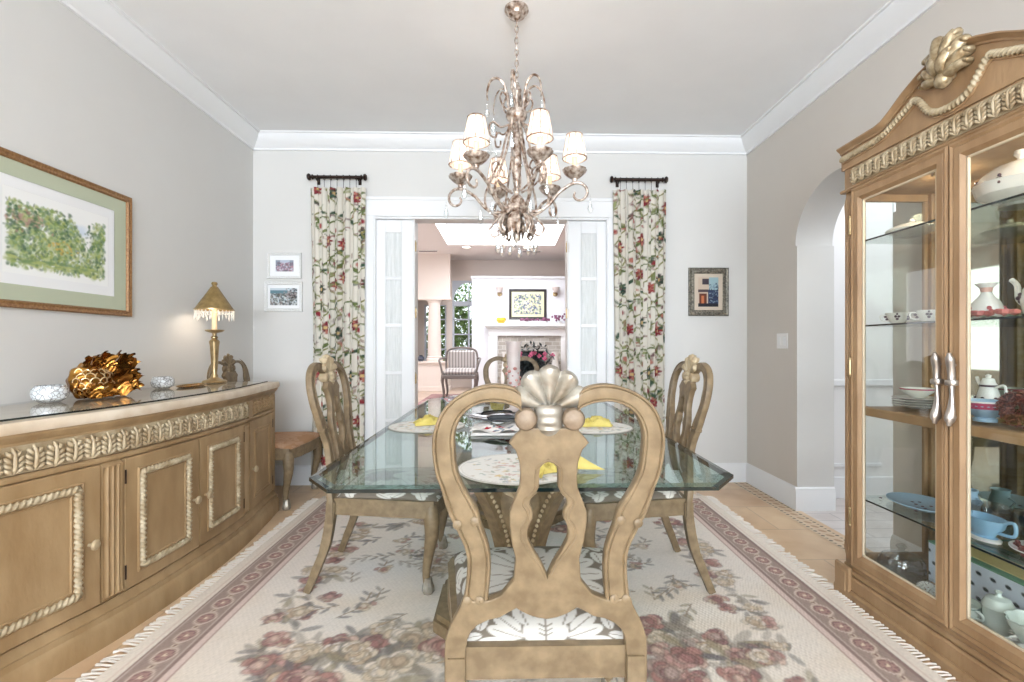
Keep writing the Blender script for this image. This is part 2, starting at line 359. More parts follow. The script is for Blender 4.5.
m = MB(); m.cbox(-.842, -.826, YB, YB+.15, 0, 2.34); m.cbox(.524, .538, YB, YB+.15, 0, 2.34); struct(m.build('trim_8', WHITE))
# living room beyond, its floor two steps up
FL = .33
m = MB(); m.box(-4.5, 5.2, 6.2, 11.2, 0, FL); m.box(-4.5, 5.2, 5.9, 6.2, 0, FL/2); struct(m.build('floor', LFLOOR, smooth=False))
m = MB(); m.box(-4.5, -1.80, 10.3, 10.45, FL, HC); m.box(-.50, 5.2, 10.3, 10.45, FL, HC); m.box(-1.80, -.50, 10.3, 10.45, 2.62, HC); m.box(-1.80, -.50, 10.3, 10.45, FL, .8)
m.box(-1.32, -1.20, 10.28, 10.45, .8, 2.62); m.box(-1.80, -1.32, 10.3, 10.45, 2.1, 2.62)
struct(m.build('wall_living_back', CREAM, smooth=False))
struct(MB().box(-4.6, -4.5, YB+.15, 11.2, 0, HC).build('wall_living_left', CREAM, smooth=False))
struct(MB().box(5.2, 5.3, YR, 11.2, 0, HC).build('wall_living_right', CREAM, smooth=False))
m = MB(); m.box(-4.5, -1.83, 9.6, 9.74, FL, 2.17); m.box(-4.5, -1.16, 9.6, 9.74, 2.17, HC); m.cbox(-1.85, -1.14, 9.57, 9.77, 2.14, 2.19)
struct(m.build('wall_living_wing', CREAM, smooth=False))
m = MB(); m.box(-1.82, -1.18, 9.45, 9.85, FL, .90); m.cbox(-1.86, -1.14, 9.41, 9.89, .88, .915); m.cbox(-1.84, -1.16, 9.43, 9.87, FL, FL+.09)
struct(m.build('wall_pedestal', CREAM, smooth=False))
m = MB(); m.lathe([(.001, .915), (.17, .915), (.17, .96), (.145, .985), (.155, 1.0), (.135, 1.02), (.133, 1.3), (.115, 2.07), (.13, 2.09), (.12, 2.10), (.15, 2.12), (.16, 2.14), (.001, 2.14)], (-1.48, 9.65, 0), 28)
struct(m.build('trim_9', CREAM))
FW = mat('window_frame_white', (206, 210, 218), .5)
m = MB()
for x0, x1 in ((-1.80, -1.32), (-1.20, -.50)):
    for x in (x0+.02, (x0+x1)/2, x1-.02): m.cbox(x-.02, x+.02, 10.33, 10.37, .8, 2.1)
    for z in (.82, 1.15, 1.47, 1.79, 2.09): m.cbox(x0, x1, 10.33, 10.37, z-.015, z+.015)
m.cbox(-1.20, -.50, 10.32, 10.38, 2.09, 2.18)
for k in range(1, 4): a = PI*k/4; m.tube([(-.85, 10.35, 2.18), (-.85+.33*math.cos(a), 10.35, 2.18+.33*math.sin(a))], .012, 6)
sp = [(-1.20, 2.18), (-1.20, 2.62), (-.50, 2.62), (-.50, 2.18)]+[(-.85+.325*math.cos(a), 2.181+.40*math.sin(a)) for a in np.linspace(0, PI, 17)]
vs, fs = plate([sp], .08, .0005, lambda x, y, t: (x, 10.35+t, y)); m.add(vs, fs)
wn = struct(m.build('window_2', FW)); MB().box(-1.80, -.50, 10.355, 10.362, .8, 2.62).build('window_pane', GLASS, wn, False)
GWALL = mat('chimney_paint', (224, 224, 227), .8)
m = MB(); m.box(-.72, .10, 9.5, 10.3, FL, 2.55); m.box(.72, 2.2, 9.5, 10.3, FL, 2.55); m.box(.1, .72, 9.5, 10.3, 1.12, 2.55); m.cbox(-.74, 2.22, 9.47, 10.3, 2.55, 2.6)
struct(m.build('wall_chimney', GWALL, smooth=False))
# recessed lights and vents in the living ceiling
for i, (x, y) in enumerate([(-1.62, 8.0), (-.78, 8.95), (.35, 8.95), (-1.1, 6.7)]):
    d = thing('recessed_light', (x, y, HC), ['white recessed ceiling light left of the skylight', 'white recessed ceiling light behind the left end of the skylight', 'white recessed ceiling light behind the right end of the skylight', 'white recessed ceiling light nearest the doorway'][i], 'ceiling light', 'recessed lights in the living room ceiling')
    MB().lathe([(.075, -.002), (.105, -.006), (.105, 0), (.075, 0)], n=20).build('trim_ring', WHITE, d)
    MB().lathe([(.001, -.003), (.075, -.003)], n=20).build('lamp', mat('downlight_glow', (255, 244, 228), .5, emit=3) if i == 0 else bpy.data.materials['downlight_glow'], d)
for i, x in enumerate((-1.55, .45)):
    d = thing('ceiling_vent', (x, 9.3, HC), 'narrow ceiling vent '+('left of the chimney breast' if i == 0 else 'in front of the chimney breast'), 'vent', 'ceiling vents in the living room')
    m = MB(); m.cbox(-.2, .2, -.03, .03, -.012, 0, .003); m.build('frame', WHITE, d)
    m = MB(); [m.box(-.17, .17, -.022+.012*k, -.016+.012*k, -.016, -.012) for k in range(4)]; m.build('slat', BRONZE, d, False)
# ================================================================ RUG
def make_rug():
    x0, x1, y0, y1 = -1.50, 1.585, .35, 3.85; RW = x1-x0; RH = y1-y0
    cv = Canvas(RW, RH, .0085, (224, 214, 203))
    rs = [(172, 124, 116), (156, 110, 106), (190, 148, 138), (138, 100, 100), (204, 174, 158), (176, 150, 140)]; pale = [(206, 186, 160), (214, 198, 176), (190, 166, 140), (224, 210, 196)]
    lf = [(116, 112, 108), (140, 130, 118), (150, 138, 112), (104, 100, 104), (168, 158, 146)]
    # soft tonal field: warm ground at the ends, cool ground under the table
    for i in range(140):
        a = rng.rand()*2*PI; cv.blob(RW/2+math.cos(a)*1.0*rng.rand(), 2.3-.0+math.sin(a)*.9*rng.rand(), .22, .16, a, (214, 216, 216), .16, 1)
    for i in range(150):
        cv.blob(RW*rng.rand(), 1.15+.9*rng.rand()**1.3, .25, .1, 0, (208, 182, 146), .12, 1)
    def garland(pts, dens, size, al=1, big=rs):
        for (ax, ay), (bx, by) in zip(pts[:-1], pts[1:]):
            n = max(int(math.dist((ax, ay), (bx, by))*dens), 1)
            for i in range(n):
                t = i/n; x = ax+(bx-ax)*t+rng.normal()*.045; y = ay+(by-ay)*t+rng.normal()*.045
                for k in range(5):
                    an = rng.rand()*2*PI; cv.leaf(x, y, size*(.9+rng.rand()*.9), an, random.choice(lf), .75*al)
        for (ax, ay), (bx, by) in zip(pts[:-1], pts[1:]):
            n = max(int(math.dist((ax, ay), (bx, by))*dens), 1)
            for i in range(n):
                t = i/n; x = ax+(bx-ax)*t+rng.normal()*.05; y = ay+(by-ay)*t+rng.normal()*.05
                cv.rose(x, y, size*(.55+.5*rng.rand()), big if rng.rand() < .62 else pale, al, 14)
    cx = RW/2
    # big transverse garlands
    garland([(cx-.95, 1.50), (cx-.5, 1.66), (cx, 1.78), (cx+.5, 1.66), (cx+1.0, 1.46)], 17, .105)
    garland([(cx-.9, 1.38), (cx-.3, 1.56), (cx+.3, 1.56), (cx+.9, 1.36)], 15, .105)
    garland([(cx-.85, 3.05), (cx, 2.85), (cx+.85, 3.05)], 12, .09)
    garland([(cx-.7, .45), (cx, .3), (cx+.7, .45)], 12, .1)
    # side garlands
    for sgn in (-1, 1):
        garland([(cx+sgn*.98, 1.45), (cx+sgn*1.02, 1.9), (cx+sgn*1.06, 2.5), (cx+sgn*1.0, 3.0)], 14, .075, .85, rs+pale[:1])
        garland([(cx+sgn*1.02, 1.3), (cx+sgn*1.1, .9), (cx+sgn*.9, .5)], 9, .08, .85)
        for k in range(26):   # loose sprays
            x = cx+sgn*rng.uniform(.35, .85); y = rng.uniform(1.8, 2.8); a = rng.rand()*2*PI; c = random.choice(lf)
            cv.line([(x, y), (x+.12*math.cos(a), y+.12*math.sin(a))], .005, (150, 130, 110), .8)
            for q in range(4): cv.leaf(x+.03*q*math.cos(a), y+.03*q*math.sin(a), .07, a+(.7 if q % 2 else -.7), c, .7)
            if k % 3 == 0: cv.rose(x, y, .06, pale+rs[:1], .8, 10)
    garland([(cx-.35, 2.25), (cx, 2.4), (cx+.35, 2.25)], 9, .07, .8)
    cv.a = cv.a*.92+np.array(lin((216, 202, 188)))*.08
    # woven border bands
    bo, bi = .075, .235
    D1 = (146, 124, 116); 
    def bands(o0, o1, col, al=1):
        cv.rect(o0, o0, o1, RH-o0, col, al); cv.rect(RW-o1, o0, RW-o0, RH-o0, col, al); cv.rect(o0, o0, RW-o0, o1, col, al); cv.rect(o0, RH-o1, RW-o0, RH-o0, col, al)
    bands(0, bo, (226, 214, 200)); bands(.05, .06, (214, 196, 182)); bands(bo, bi, (188, 170, 158))
    bands(bo, bo+.014, D1); bands(bi-.014, bi, D1); bands(bo+.022, bi-.022, (160, 140, 130)); bands(bi, bi+.03, (212, 190, 180)); bands(bi+.03, bi+.036, (176, 150, 140))
    mid = (bo+bi)/2
    for side in range(4):
        L = RH if side < 2 else RW; n = int((L-.3)/.125)
        for k in range(n+1):
            t = .15+(L-.3)*k/n
            p = [(mid, t), (RW-mid, t), (t, mid), (t, RH-mid)][side]; vert = side < 2
            cv.blob(p[0], p[1], .046 if vert else .054, .054 if vert else .046, 0, (206, 186, 170), 1, .12); cv.blob(p[0], p[1], .037, .042, 0, (136, 106, 102), 1, .15)
            for q in range(6): a = q*PI/3; cv.blob(p[0]+.02*math.cos(a), p[1]+.022*math.sin(a), .013, .011, a, (168, 136, 128))
            cv.blob(p[0], p[1], .009, .009, 0, (226, 206, 180))
            dx, dy = (0, .0625) if vert else (.0625, 0); cv.blob(p[0]+dx, p[1]+dy, .017, .017, 0, (200, 182, 164)); cv.blob(p[0]+dx, p[1]+dy, .008, .008, 0, (128, 100, 94))
    cv.a *= (1+rng.normal(size=(cv.h, cv.w, 1))*.03)
    th = thing('area_rug', ((x0+x1)/2, (y0+y1)/2, 0), 'large ivory floral area rug with rose garlands under the dining table', 'rug')
    m = MB(); cv.grid(m, lambda u, v: (RW*(u-.5), RH*(v-.5), .010+.0008*math.sin(u*900)*math.sin(v*700)))
    m.build('pile', PTC, th, smooth=False)
    FR = mat('fringe_wool', (226, 216, 204), .9)
    MB().cbox(-RW/2, RW/2, -RH/2, RH/2, .0005, .0085, .002).build('backing', FR, th)
    m = MB()
    for s in (-1, 1):
        n = int(RH/.021)
        for k in range(n):
            y = -RH/2+RH*(k+.5)/n; a = rng.normal()*.35; L = .055+.02*rng.rand(); x = s*RW/2
            m.tube([(x, y, .006), (x+s*L*.5, y+a*.01, .008), (x+s*L, y+a*.035, .003)], [.0045, .0042, .006], 5)
        for k in range(int(RW/.021)):
            x = -RW/2+RW*(k+.5)/int(RW/.021); L = .055+.02*rng.rand(); m.tube([(x, s*RH/2, .006), (x+rng.normal()*.01, s*(RH/2+L), .003)], [.0045, .006], 5)
    tag(m.build('fringe', FR, th), kind='stuff')
make_rug()
# ================================================================ DINING CHAIR
def damask():
    cv = Canvas(.62, .62, .0045, (112, 103, 92)); W = (194, 190, 182); sh = (126, 118, 108)
    def L(x, y, l, a, wd=.2):
        for q in (x, .62-x):
            aa = a if q == x else PI-a
            cv.blob(q+l/2*math.cos(aa), y+l/2*math.sin(aa), l/2, l*wd, aa, W, 1, .1)
            cv.line([(q, y), (q+l*.8*math.cos(aa), y+l*.8*math.sin(aa))], .0028, sh, .8)
    for yy in (-.04, .27, .58):
        cv.blob(.31, yy+.09, .055, .075, 0, W, 1, .08); cv.blob(.31, yy+.17, .022, .04, 0, W, 1, .1)
        cv.line([(.31, yy+.05), (.31, yy+.15)], .003, sh); 
        for k in range(3): cv.line([(.31, yy+.07+.02*k), (.295, yy+.085+.02*k)], .003, sh); cv.line([(.31, yy+.07+.02*k), (.325, yy+.085+.02*k)], .003, sh)
        for a, l, x, y in [(2.6, .11, .26, .06), (2.2, .1, .25, .09), (3.0, .12, .25, .03), (1.8, .09, .27, .12), (3.5, .1, .24, .0), (2.4, .07, .16, .13), (3.3, .09, .15, .08), (1.3, .08, .14, .1), (2.0, .1, .1, .13), (2.9, .1, .1, .17), (4.2, .09, .13, .05), (1.2, .09, .05, .02), (2.4, .08, .07, .0), (.6, .08, .03, .06), (5.2, .08, .2, .26), (4.4, .09, .17, .27), (3.8, .08, .14, .25), (1.9, .06, .2, .15)]:
            L(x, yy+y, l, a, .26)
        for q in (.215, .405): cv.blob(q, yy+.2, .018, .018, 0, W); cv.blob(q, yy+.2, .008, .008, 0, (112, 103, 92))
    return cv
DAM = damask()
def seat_grid(m, hw0, hw1, y0, y1, z0, h, crown):
    def P(u, v):
        a = math.sin((u-.5)*PI); b = math.sin((v-.5)*PI); hw = hw0+(hw1-hw0)*(b+1)/2
        e = (max(0, 1-abs(a)**7))**.5*(max(0, 1-abs(b)**7))**.5
        bow = .02*(1-a*a)*max(0, b)
        ins = 1-.03*(1-e)
        return (a*hw*ins, y0+(y1-y0)*(b+1)/2+bow, z0+h*e+crown*(1-a*a)*(1-b*b))
    DAM.grid(m, P)
def cp(px, py):
    d = 1.2-(646-min(py, 646))*.000455; cx = 549-(py-410)*.012
    return ((px-cx)*d/480, 1.22-(py-346)*d/480, -(1.2-d))
def make_chair(label):
    th = thing('dining_chair', (0, 0, 0), label, 'chair', 'carved dining chairs')
    YB0 = -.262
    outer = [(520, 398), (511.5, 391.5), (492, 388.8), (469.6, 394.3), (450.5, 405.7), (439, 421), (433, 440), (433, 459), (436.2, 478.2), (441, 491.4), (448.6, 516.2), (456.2, 531.5), (466, 554), (467.3, 575), (464, 603)]
    inner = [(521, 417), (516, 412.5), (502, 407.7), (484.8, 407.3), (469.6, 413.4), (460, 424), (455, 438), (455.3, 455.3), (457.5, 474.4), (464.5, 491), (478, 514), (481, 526), (489, 550), (491, 572), (488, 605)]
    oc = cat([cp(*p) for p in outer], 4); ic = cat([cp(*p) for p in inner], 4)
    prof = [(0, 0), (.0, .010), (.05, .015), (.13, .015), (.18, .010), (.22, .012), (.5, .013), (.78, .012), (.82, .010), (.87, .015), (.95, .015), (1, .010), (1, 0)]
    prof = prof+[(t, -y) for t, y in prof[::-1][1:-1]]
    for s in (-1, 1):
        m = MB(); k = len(prof); vs = []; nn = len(oc)
        for a, b in zip(oc, ic):
            for t, y in prof:
                p = a.lerp(b, t); vs.append((s*p.x, YB0+p.z+y, p.y))
        fs = [(i*k+j, i*k+(j+1) % k, (i+1)*k+(j+1) % k, (i+1)*k+j) for i in range(nn-1) for j in range(k)]+[tuple(range(k)), tuple((nn-1)*k+j for j in range(k))]
        m.add(vs, fs); o = m.build('back_post', CWOOD, th, ang=28)
        # scroll knuckle where the arc meets the lower post, and its foot curl
        for pts, nm in (([(458, 527), (475, 524)], 'knuckle'), ([(468, 602), (480, 602)], 'foot_curl')):
            q = MB()
            for px, py in pts:
                x, z, y = cp(px, py); q.lathe([(.001, -.019), (.007, -.019), (.011, -.0165), (.011, .0165), (.007, .019), (.001, .019)], (s*x, YB0+y, z), 12, axis='y')
            q.build(nm, CWOOD, o)
    # pierced splat with the lower cross frame
    half = [(519, 433), (519, 436), (514, 441), (508.6, 447.7), (515.3, 455.3), (519, 467), (520, 480), (519, 491.4), (513.4, 505), (509.2, 516), (509, 526), (511.5, 545), (515.5, 562), (513.4, 583), (502, 596.5), (490, 601.5), (480, 603), (470, 601), (462.5, 603), (461, 608), (452, 624.6), (446.4, 640.6), (445.4, 656), (445.2, 676), (445, 700)]
    op = [(466, 700), (466, 676), (466, 656.7), (468, 640.6), (472, 632), (478.4, 626), (489, 621), (500.4, 618.6), (510, 613), (516.5, 610), (523, 614), (529.7, 617), (537, 619.5)]
    def P2(px, py): x, z, _ = cp(px, py); return (x, z)
    L = [P2(*p) for p in half]; O = [P2(*p) for p in op]; yt = P2(549, 433)[1]
    out = L+O+[(0, P2(549, 621)[1])]+[(-x, z) for x, z in O[::-1]]+[(-x, z) for x, z in L[::-1]]
    hp = [(0, 466.7), (5, 468.3), (8.6, 472.5), (9.4, 480), (9.4, 491), (13, 498), (18, 503), (19, 508), (16, 514), (15.4, 522), (19, 528), (21, 535), (20, 543), (13, 556), (5, 568), (0, 579)]
    H = [(dx*1.12/480, P2(549, y)[1]) for dx, y in hp]; H = H+[(-x, z) for x, z in H[1:-1][::-1]]
    dz = lambda z: YB0-.12*max(0, min(1, (z-.45)/.70))*.92
    m = MB(); vs, fs = plate([out, H], .030, .004, lambda x, z, t: (x, dz(z)-t, z)); m.add(vs, fs); sp = m.build('splat', CWOOD, th, ang=30)
    m = MB(); C3 = cat([(x*1.28+(.002 if x > 0 else -.002 if x < 0 else 0), 0, z+(.006 if i == 0 else -.006 if abs(i-15) < 1 else 0)) for i, (x, z) in enumerate(H)], 2, True)
    for sgn in (-1, 1): m.tube([(p.x, dz(p.z)+sgn*.0145, p.z) for p in C3], .0035, 6, closed=True)
    m.build('keyhole_bead', CWOOD, sp)
    # knobs, bell and fan shell of the crest
    for s in (-1, 1):
        x, z, y = cp(549+s*23.7, 424)
        MB().lathe([(.001, -.024), (.014, -.024), (.022, -.02), (.026, -.012), (.026, .012), (.022, .02), (.014, .024), (.001, .024)], (x, YB0+y, z), 20, axis='y').build('crest_knob', mat('aged_silver_brown', (112, 94, 74), .5, .15, (136, 118, 98), 40) if 'aged_silver_brown' not in bpy.data.materials else bpy.data.materials['aged_silver_brown'], th)
    z0 = cp(549, 410)[1]; zb = cp(549, 447)[1]
    m = MB(); nz, na = 24, 20; vs = []
    for i in range(nz+1):
        t = i/nz; z = zb+(z0-zb)*t; wd = .031*math.sin(min(1, t/.45)*PI/2)**.6+.001; rg = 1+.10*math.sin(t*26)*(1 if t > .3 else 0)
        for j in range(na): a = 2*PI*j/na; vs.append((wd*math.cos(a), dz(z)+.024*rg*math.sin(a)*min(1, .3+t*2), z))
    m.add(vs, [(i*na+j, i*na+(j+1) % na, (i+1)*na+(j+1) % na, (i+1)*na+j) for i in range(nz) for j in range(na)]+[tuple(range(na)), tuple(nz*na+j for j in range(na))])
    m.build('crest_bell', SILVER, th)
    zc = cp(549, 413)[1]; m = MB(); NP, NR = 84, 12
    for sgn in (-1, 1):
        vs = []
        for i in range(NP+1):
            ph = -R(84)+2*R(84)*i/NP; lob = abs(math.cos((ph/(2*R(84)))*5*PI)) ; Rr = (.082+.010*math.cos(ph))*(.84+.16*lob**.5)
            for j in range(NR+1):
                r = j/NR; rr = .012+r*Rr; th_ = .004+.020*lob**.8*(.35+.65*r)*math.sqrt(max(0, 1-max(0, r-.82)**2/.0325))
                x = rr*math.sin(ph)*.96; z = zc-.006+rr*math.cos(ph)
                vs.append((x, dz(z)+sgn*(th_ if j < NR and 0 < i < NP else 0), z))
        m.add(vs, [(i*(NR+1)+j, (i+1)*(NR+1)+j, (i+1)*(NR+1)+j+1, i*(NR+1)+j+1) for i in range(NP) for j in range(NR)])
    m.build('crest_shell', SILVER, th, ang=50)
    # seat
    m = MB(); seat_grid(m, .225, .298, -.24, .27, .455, .042, .012); cu = m.build('seat_cushion', PTC, th, ang=60)
    m = MB(); rp = [(-.226, -.262), (.226, -.262), (.30, .20), (.29, .25), (.15, .285), (0, .292), (-.15, .285), (-.29, .25), (-.30, .20)]
    m.prism(rp, 'z', .375, .455); m.prism([(x*1.012, y*1.012) for x, y in rp], 'z', .447, .458)
    m.build('seat_rail', CWOOD, th)
    for s in (-1, 1):
        m = MB(); m.tube(cat([(s*.222, -.262, .44), (s*.222, -.266, .36), (s*.226, -.29, .22), (s*.232, -.335, .1), (s*.238, -.375, 0)], 4), [.030]*9+[.027]*4+[.024]*4, 4, rot=PI/4); m.build('leg', CWOOD, th)
        m = MB(); pth = cat([(s*.262, .228, .43), (s*.268, .235, .38), (s*.272, .24, .30), (s*.264, .225, .2), (s*.256, .21, .1), (s*.258, .213, .05), (s*.262, .22, .012)], 4)
        rad = np.interp(np.linspace(0, 1, len(pth)), [0, .17, .33, .5, .67, .84, 1], [.032, .04, .036, .026, .019, .018, .022]); m.tube(pth, list(rad), 12)
        lg = m.build('leg', CWOOD, th)
        MB().lathe([(.001, 0), (.022, 0), (.028, .012), (.026, .035), (.019, .06), (.0175, .075), (.001, .076)], (s*.262, .22, 0), 16, flute=.12, nf=8).build('foot', SILVER, lg)
        m = MB(); 
        for q in range(3): m.tube(cat([(s*(.272), .272+.0, .36-.0), (s*(.285-.012*q), .268, .32), (s*(.272-.006*q), .255, .25)], 4), [.004]*9, 5)
        m.build('knee_carving', CWOOD, lg)
    return th
ch = make_chair('carved dining chair nearest the camera, its silver fan crest in the centre foreground')
Z0 = .012
spots = [(.094, 1.462, 0, None), (-.612, 2.62, -PI/2, 'carved dining chair on the left side of the glass table, seen in profile'),
         (.622, 2.57, PI/2, 'carved dining chair on the right side of the glass table, seen in profile'),
         (.03, 4.20, PI, 'carved dining chair at the far end of the table in the doorway'),
         (-1.875, 3.885, -PI/2, 'carved dining chair in the back corner beyond the sideboard')]
for i, (x, y, rz, lb) in enumerate(spots):
    o = ch if i == 0 else copy_tree(ch)
    o.location = (x, y, Z0 if i < 3 else .0); o.rotation_euler.z = rz
    if lb: o['label'] = lb
    if i:
        for c_ in o.children:
            if c_.name.split('.')[0] in ('crest_shell', 'crest_bell', 'crest_knob'): c_.material_slots[0].link = 'OBJECT'; c_.material_slots[0].material = CARVE if i < 4 else CWOOD
    if i == 4:
        tan = PTC.copy(); tan.name = 'tan_cloth'; nt = tan.node_tree; mu = nt.nodes.new('ShaderNodeMixRGB'); mu.inputs[0].default_value = .82; mu.inputs[2].default_value = (*lin((176, 132, 96)), 1)
        nt.links.new(nt.nodes['Attribute'].outputs['Color'], mu.inputs[1]); nt.links.new(mu.outputs[0], nt.nodes['Principled BSDF'].inputs['Base Color'])
        for c_ in o.children:
            if c_.name.startswith('seat_cushion'): c_.material_slots[0].link = 'OBJECT'; c_.material_slots[0].material = tan
# ================================================================ TABLE
tb = thing('dining_table', (.052, 2.85, 0), 'rectangular glass dining table with clipped corners on two carved wooden pedestals', 'table')
def oct_(ax, y0, y1, c1, c2): return [(-ax, y0+c2), (-ax, y1-c2), (-ax+c1, y1), (ax-c1, y1), (ax, y1-c2), (ax, y0+c2), (ax-c1, y0), (-ax+c1, y0)]
ZT = .78; o1 = oct_(.728, -1.345, 1.33, .113, .14); o2 = oct_(.703, -1.32, 1.305, .106, .13)
m = MB(); n = 8
vs = [(x, y, ZT) for x, y in o2]+[(x, y, ZT-.018) for x, y in o2]
m.add(vs, [tuple(range(8)), tuple(range(8, 16))[::-1]]); top = m.build('glass_top', TABLEG, tb, False)
m = MB(); m.add([(x, y, ZT) for x, y in o2]+[(x, y, ZT-.006) for x, y in o1], [(i, (i+1) % 8, 8+(i+1) % 8, 8+i) for i in range(8)])
m.build('bevel', glass('table_glass_bevel', (.55, .72, .68), 1.9), top, False)
m = MB(); m.add([(x, y, ZT-.006) for x, y in o1]+[(x, y, ZT-.018) for x, y in o1]+[(x, y, ZT-.018) for x, y in o2], [(i, (i+1) % 8, 8+(i+1) % 8, 8+i) for i in range(8)]+[(8+i, 8+(i+1) % 8, 16+(i+1) % 8, 16+i) for i in range(8)])
m.build('edge', EDGEG, top, False)
TWOOD = mat('pedestal_wood', (110, 92, 66), .5, 0, (138, 118, 88), 25, .2, 90)
def pedestal(y):
    m = MB(); P = lambda r: [(r*math.cos(PI/8+k*PI/4), y+r*math.sin(PI/8+k*PI/4)) for k in range(8)]
    for r, a, b in ((.40, .012, .06), (.385, .06, .085), (.33, .085, .11), (.30, .11, .13)): m.prism(P(r), 'z', a, b)
    p = m.build('pedestal', TWOOD, tb)
    MB().lathe([(.19, .13), (.2, .15), (.13, .2), (.085, .27), (.08, .34), (.11, .40), (.15, .48), (.16, .56), (.13, .62), (.15, .66), (.15, .70), (.001, .70)], (0, y, 0), 32, .05, 16).build('urn', TWOOD, p)
    m = MB(); m.cbox(-.26, .26, y-.26, y+.26, .70, .758, .01); m.build('top_plate', TWOOD, p)
    for k in range(4):
        a = PI/4+k*PI/2; q = MB(); ca, sa = math.cos(a), math.sin(a)
        pr = cat([(.12, .30), (.15, .40), (.20, .52), (.27, .62), (.33, .68), (.36, .71)], 5)
        prof = [(Vector((p_[0], p_[1])), .040) for p_ in [(v.x, v.y) for v in [Vector((p[0], p[1], 0)) for p in pr]]]
        ou = cat([(.11, .27, 0), (.14, .38, 0), (.19, .50, 0), (.26, .62, 0), (.33, .70, 0)], 5); inn = cat([(.06, .34, 0), (.08, .44, 0), (.12, .55, 0), (.19, .65, 0), (.27, .705, 0)], 5)
        vs = []
        for A, B in zip(ou, inn):
            for (pt, w_) in ((A, -.035), (A, .035), (B, .035), (B, -.035)): vs.append((pt.x*ca-w_*sa, y+pt.x*sa+w_*ca, pt.y))
        nn = len(ou); q.add(vs, [(i*4+j, i*4+(j+1) % 4, (i+1)*4+(j+1) % 4, (i+1)*4+j) for i in range(nn-1) for j in range(4)]+[(0, 1, 2, 3), tuple((nn-1)*4+j for j in range(4))])
        q.lathe([(.001, -.045), (.03, -.045), (.045, -.03), (.045, .03), (.03, .045), (.001, .045)], (0, 0, 0), 16, axis='y') if 0 else None
        c = q.build('scroll_bracket', TWOOD, p, ang=40)
        bd = MB()
        for w_ in (-.037, .037):
            for i in range(2, nn-1):
                A, B = ou[i], inn[i]; pt = A.lerp(B, .32); bd.ball((pt.x*ca-w_*sa, y+pt.x*sa+w_*ca, pt.y), .0085, 8)
        bd.build('beading', CARVE, c)
        if k in (0, 1): pass
    q = MB()   # carved fan on the front of the urn
    for i in range(7):
        a = R(-60+20*i); q.tube([(0, y-.14, .56), (.07*math.sin(a), y-.165, .56+.09*math.cos(a)), (.10*math.sin(a), y-.15, .56+.12*math.cos(a))], [.004, .011, .004], 8)
    q.build('carved_fan', CARVE, p)
pedestal(-.66); pedestal(.66)
# ---- things on the table
MATF = painted('placemat_print', .8, .2)
def placemat(x, y, r, label, a=0):
    cv = Canvas(.46, .46, .004, (222, 219, 212)); cc = [(190, 176, 158), (170, 178, 172), (206, 178, 120), (160, 164, 170), (196, 160, 150), (150, 160, 140)]
    rr = np.random.RandomState(int(1000*abs(x+y)))
    for i in range(150):
        t = rr.rand()*2*PI; q = .21*math.sqrt(rr.rand()); cx, cy = .23+q*math.cos(t), .23+q*math.sin(t); c = cc[rr.randint(6)]
        cv.blob(cx, cy, .006+.014*rr.rand(), .004+.004*rr.rand(), rr.rand()*PI, c, .75)
        if i % 6 == 0:
            for k in range(5): cv.blob(cx+.011*math.cos(k*1.26), cy+.011*math.sin(k*1.26), .007, .005, k*1.26, c, .9)
    for k in range(90):
        t = k*2*PI/90; cv.blob(.23+.218*math.cos(t), .23+.218*math.sin(t), .006, .003, t+PI/2, (196, 192, 184))
    th = thing('placemat', (x, y, ZT+.0005), label, 'placemat', 'round placemats on the glass table', a)
    m = MB()
    def P(u, v):   # square grid squeezed onto a disc
        X, Y = 2*u-1, 2*v-1; return (X*math.sqrt(max(0, 1-Y*Y/2))*r, Y*math.sqrt(max(0, 1-X*X/2))*r, .0045)
    a_ = cv.a.copy(); s = cv.w
    for j in range(s):
        for i in range(s):
            X, Y = 2*i/(s-1)-1, 2*j/(s-1)-1; X2 = X*math.sqrt(max(0, 1-Y*Y/2)); Y2 = Y*math.sqrt(max(0, 1-X*X/2)); cv.a[j, i] = a_[int((Y2+1)/2*(s-1)), int((X2+1)/2*(s-1))]
    cv.grid(m, P); m.build('printed_top', MATF, th, False)
    MB().lathe([(.001, 0), (r, 0), (r+.003, .002), (r+.001, .0045), (r-.004, .0048), (r-.004, .0044)], n=64).build('rim', mat('placemat_edge', (170, 164, 154), .7) if 'placemat_edge' not in bpy.data.materials else bpy.data.materials['placemat_edge'], th)
placemat(.035, 1.725, .215, 'round floral placemat nearest the camera, seen through the foreground chair back')
placemat(-.445, 2.64, .205, 'round floral placemat on the left side of the glass table')
placemat(.46, 2.58, .205, 'round floral placemat on the right side of the glass table')
placemat(.03, 3.90, .205, 'round floral placemat at the far end of the glass table')
NAP = mat('yellow_cloth', (192, 172, 86), .9, 0, (206, 190, 112), 14, .3, 120)
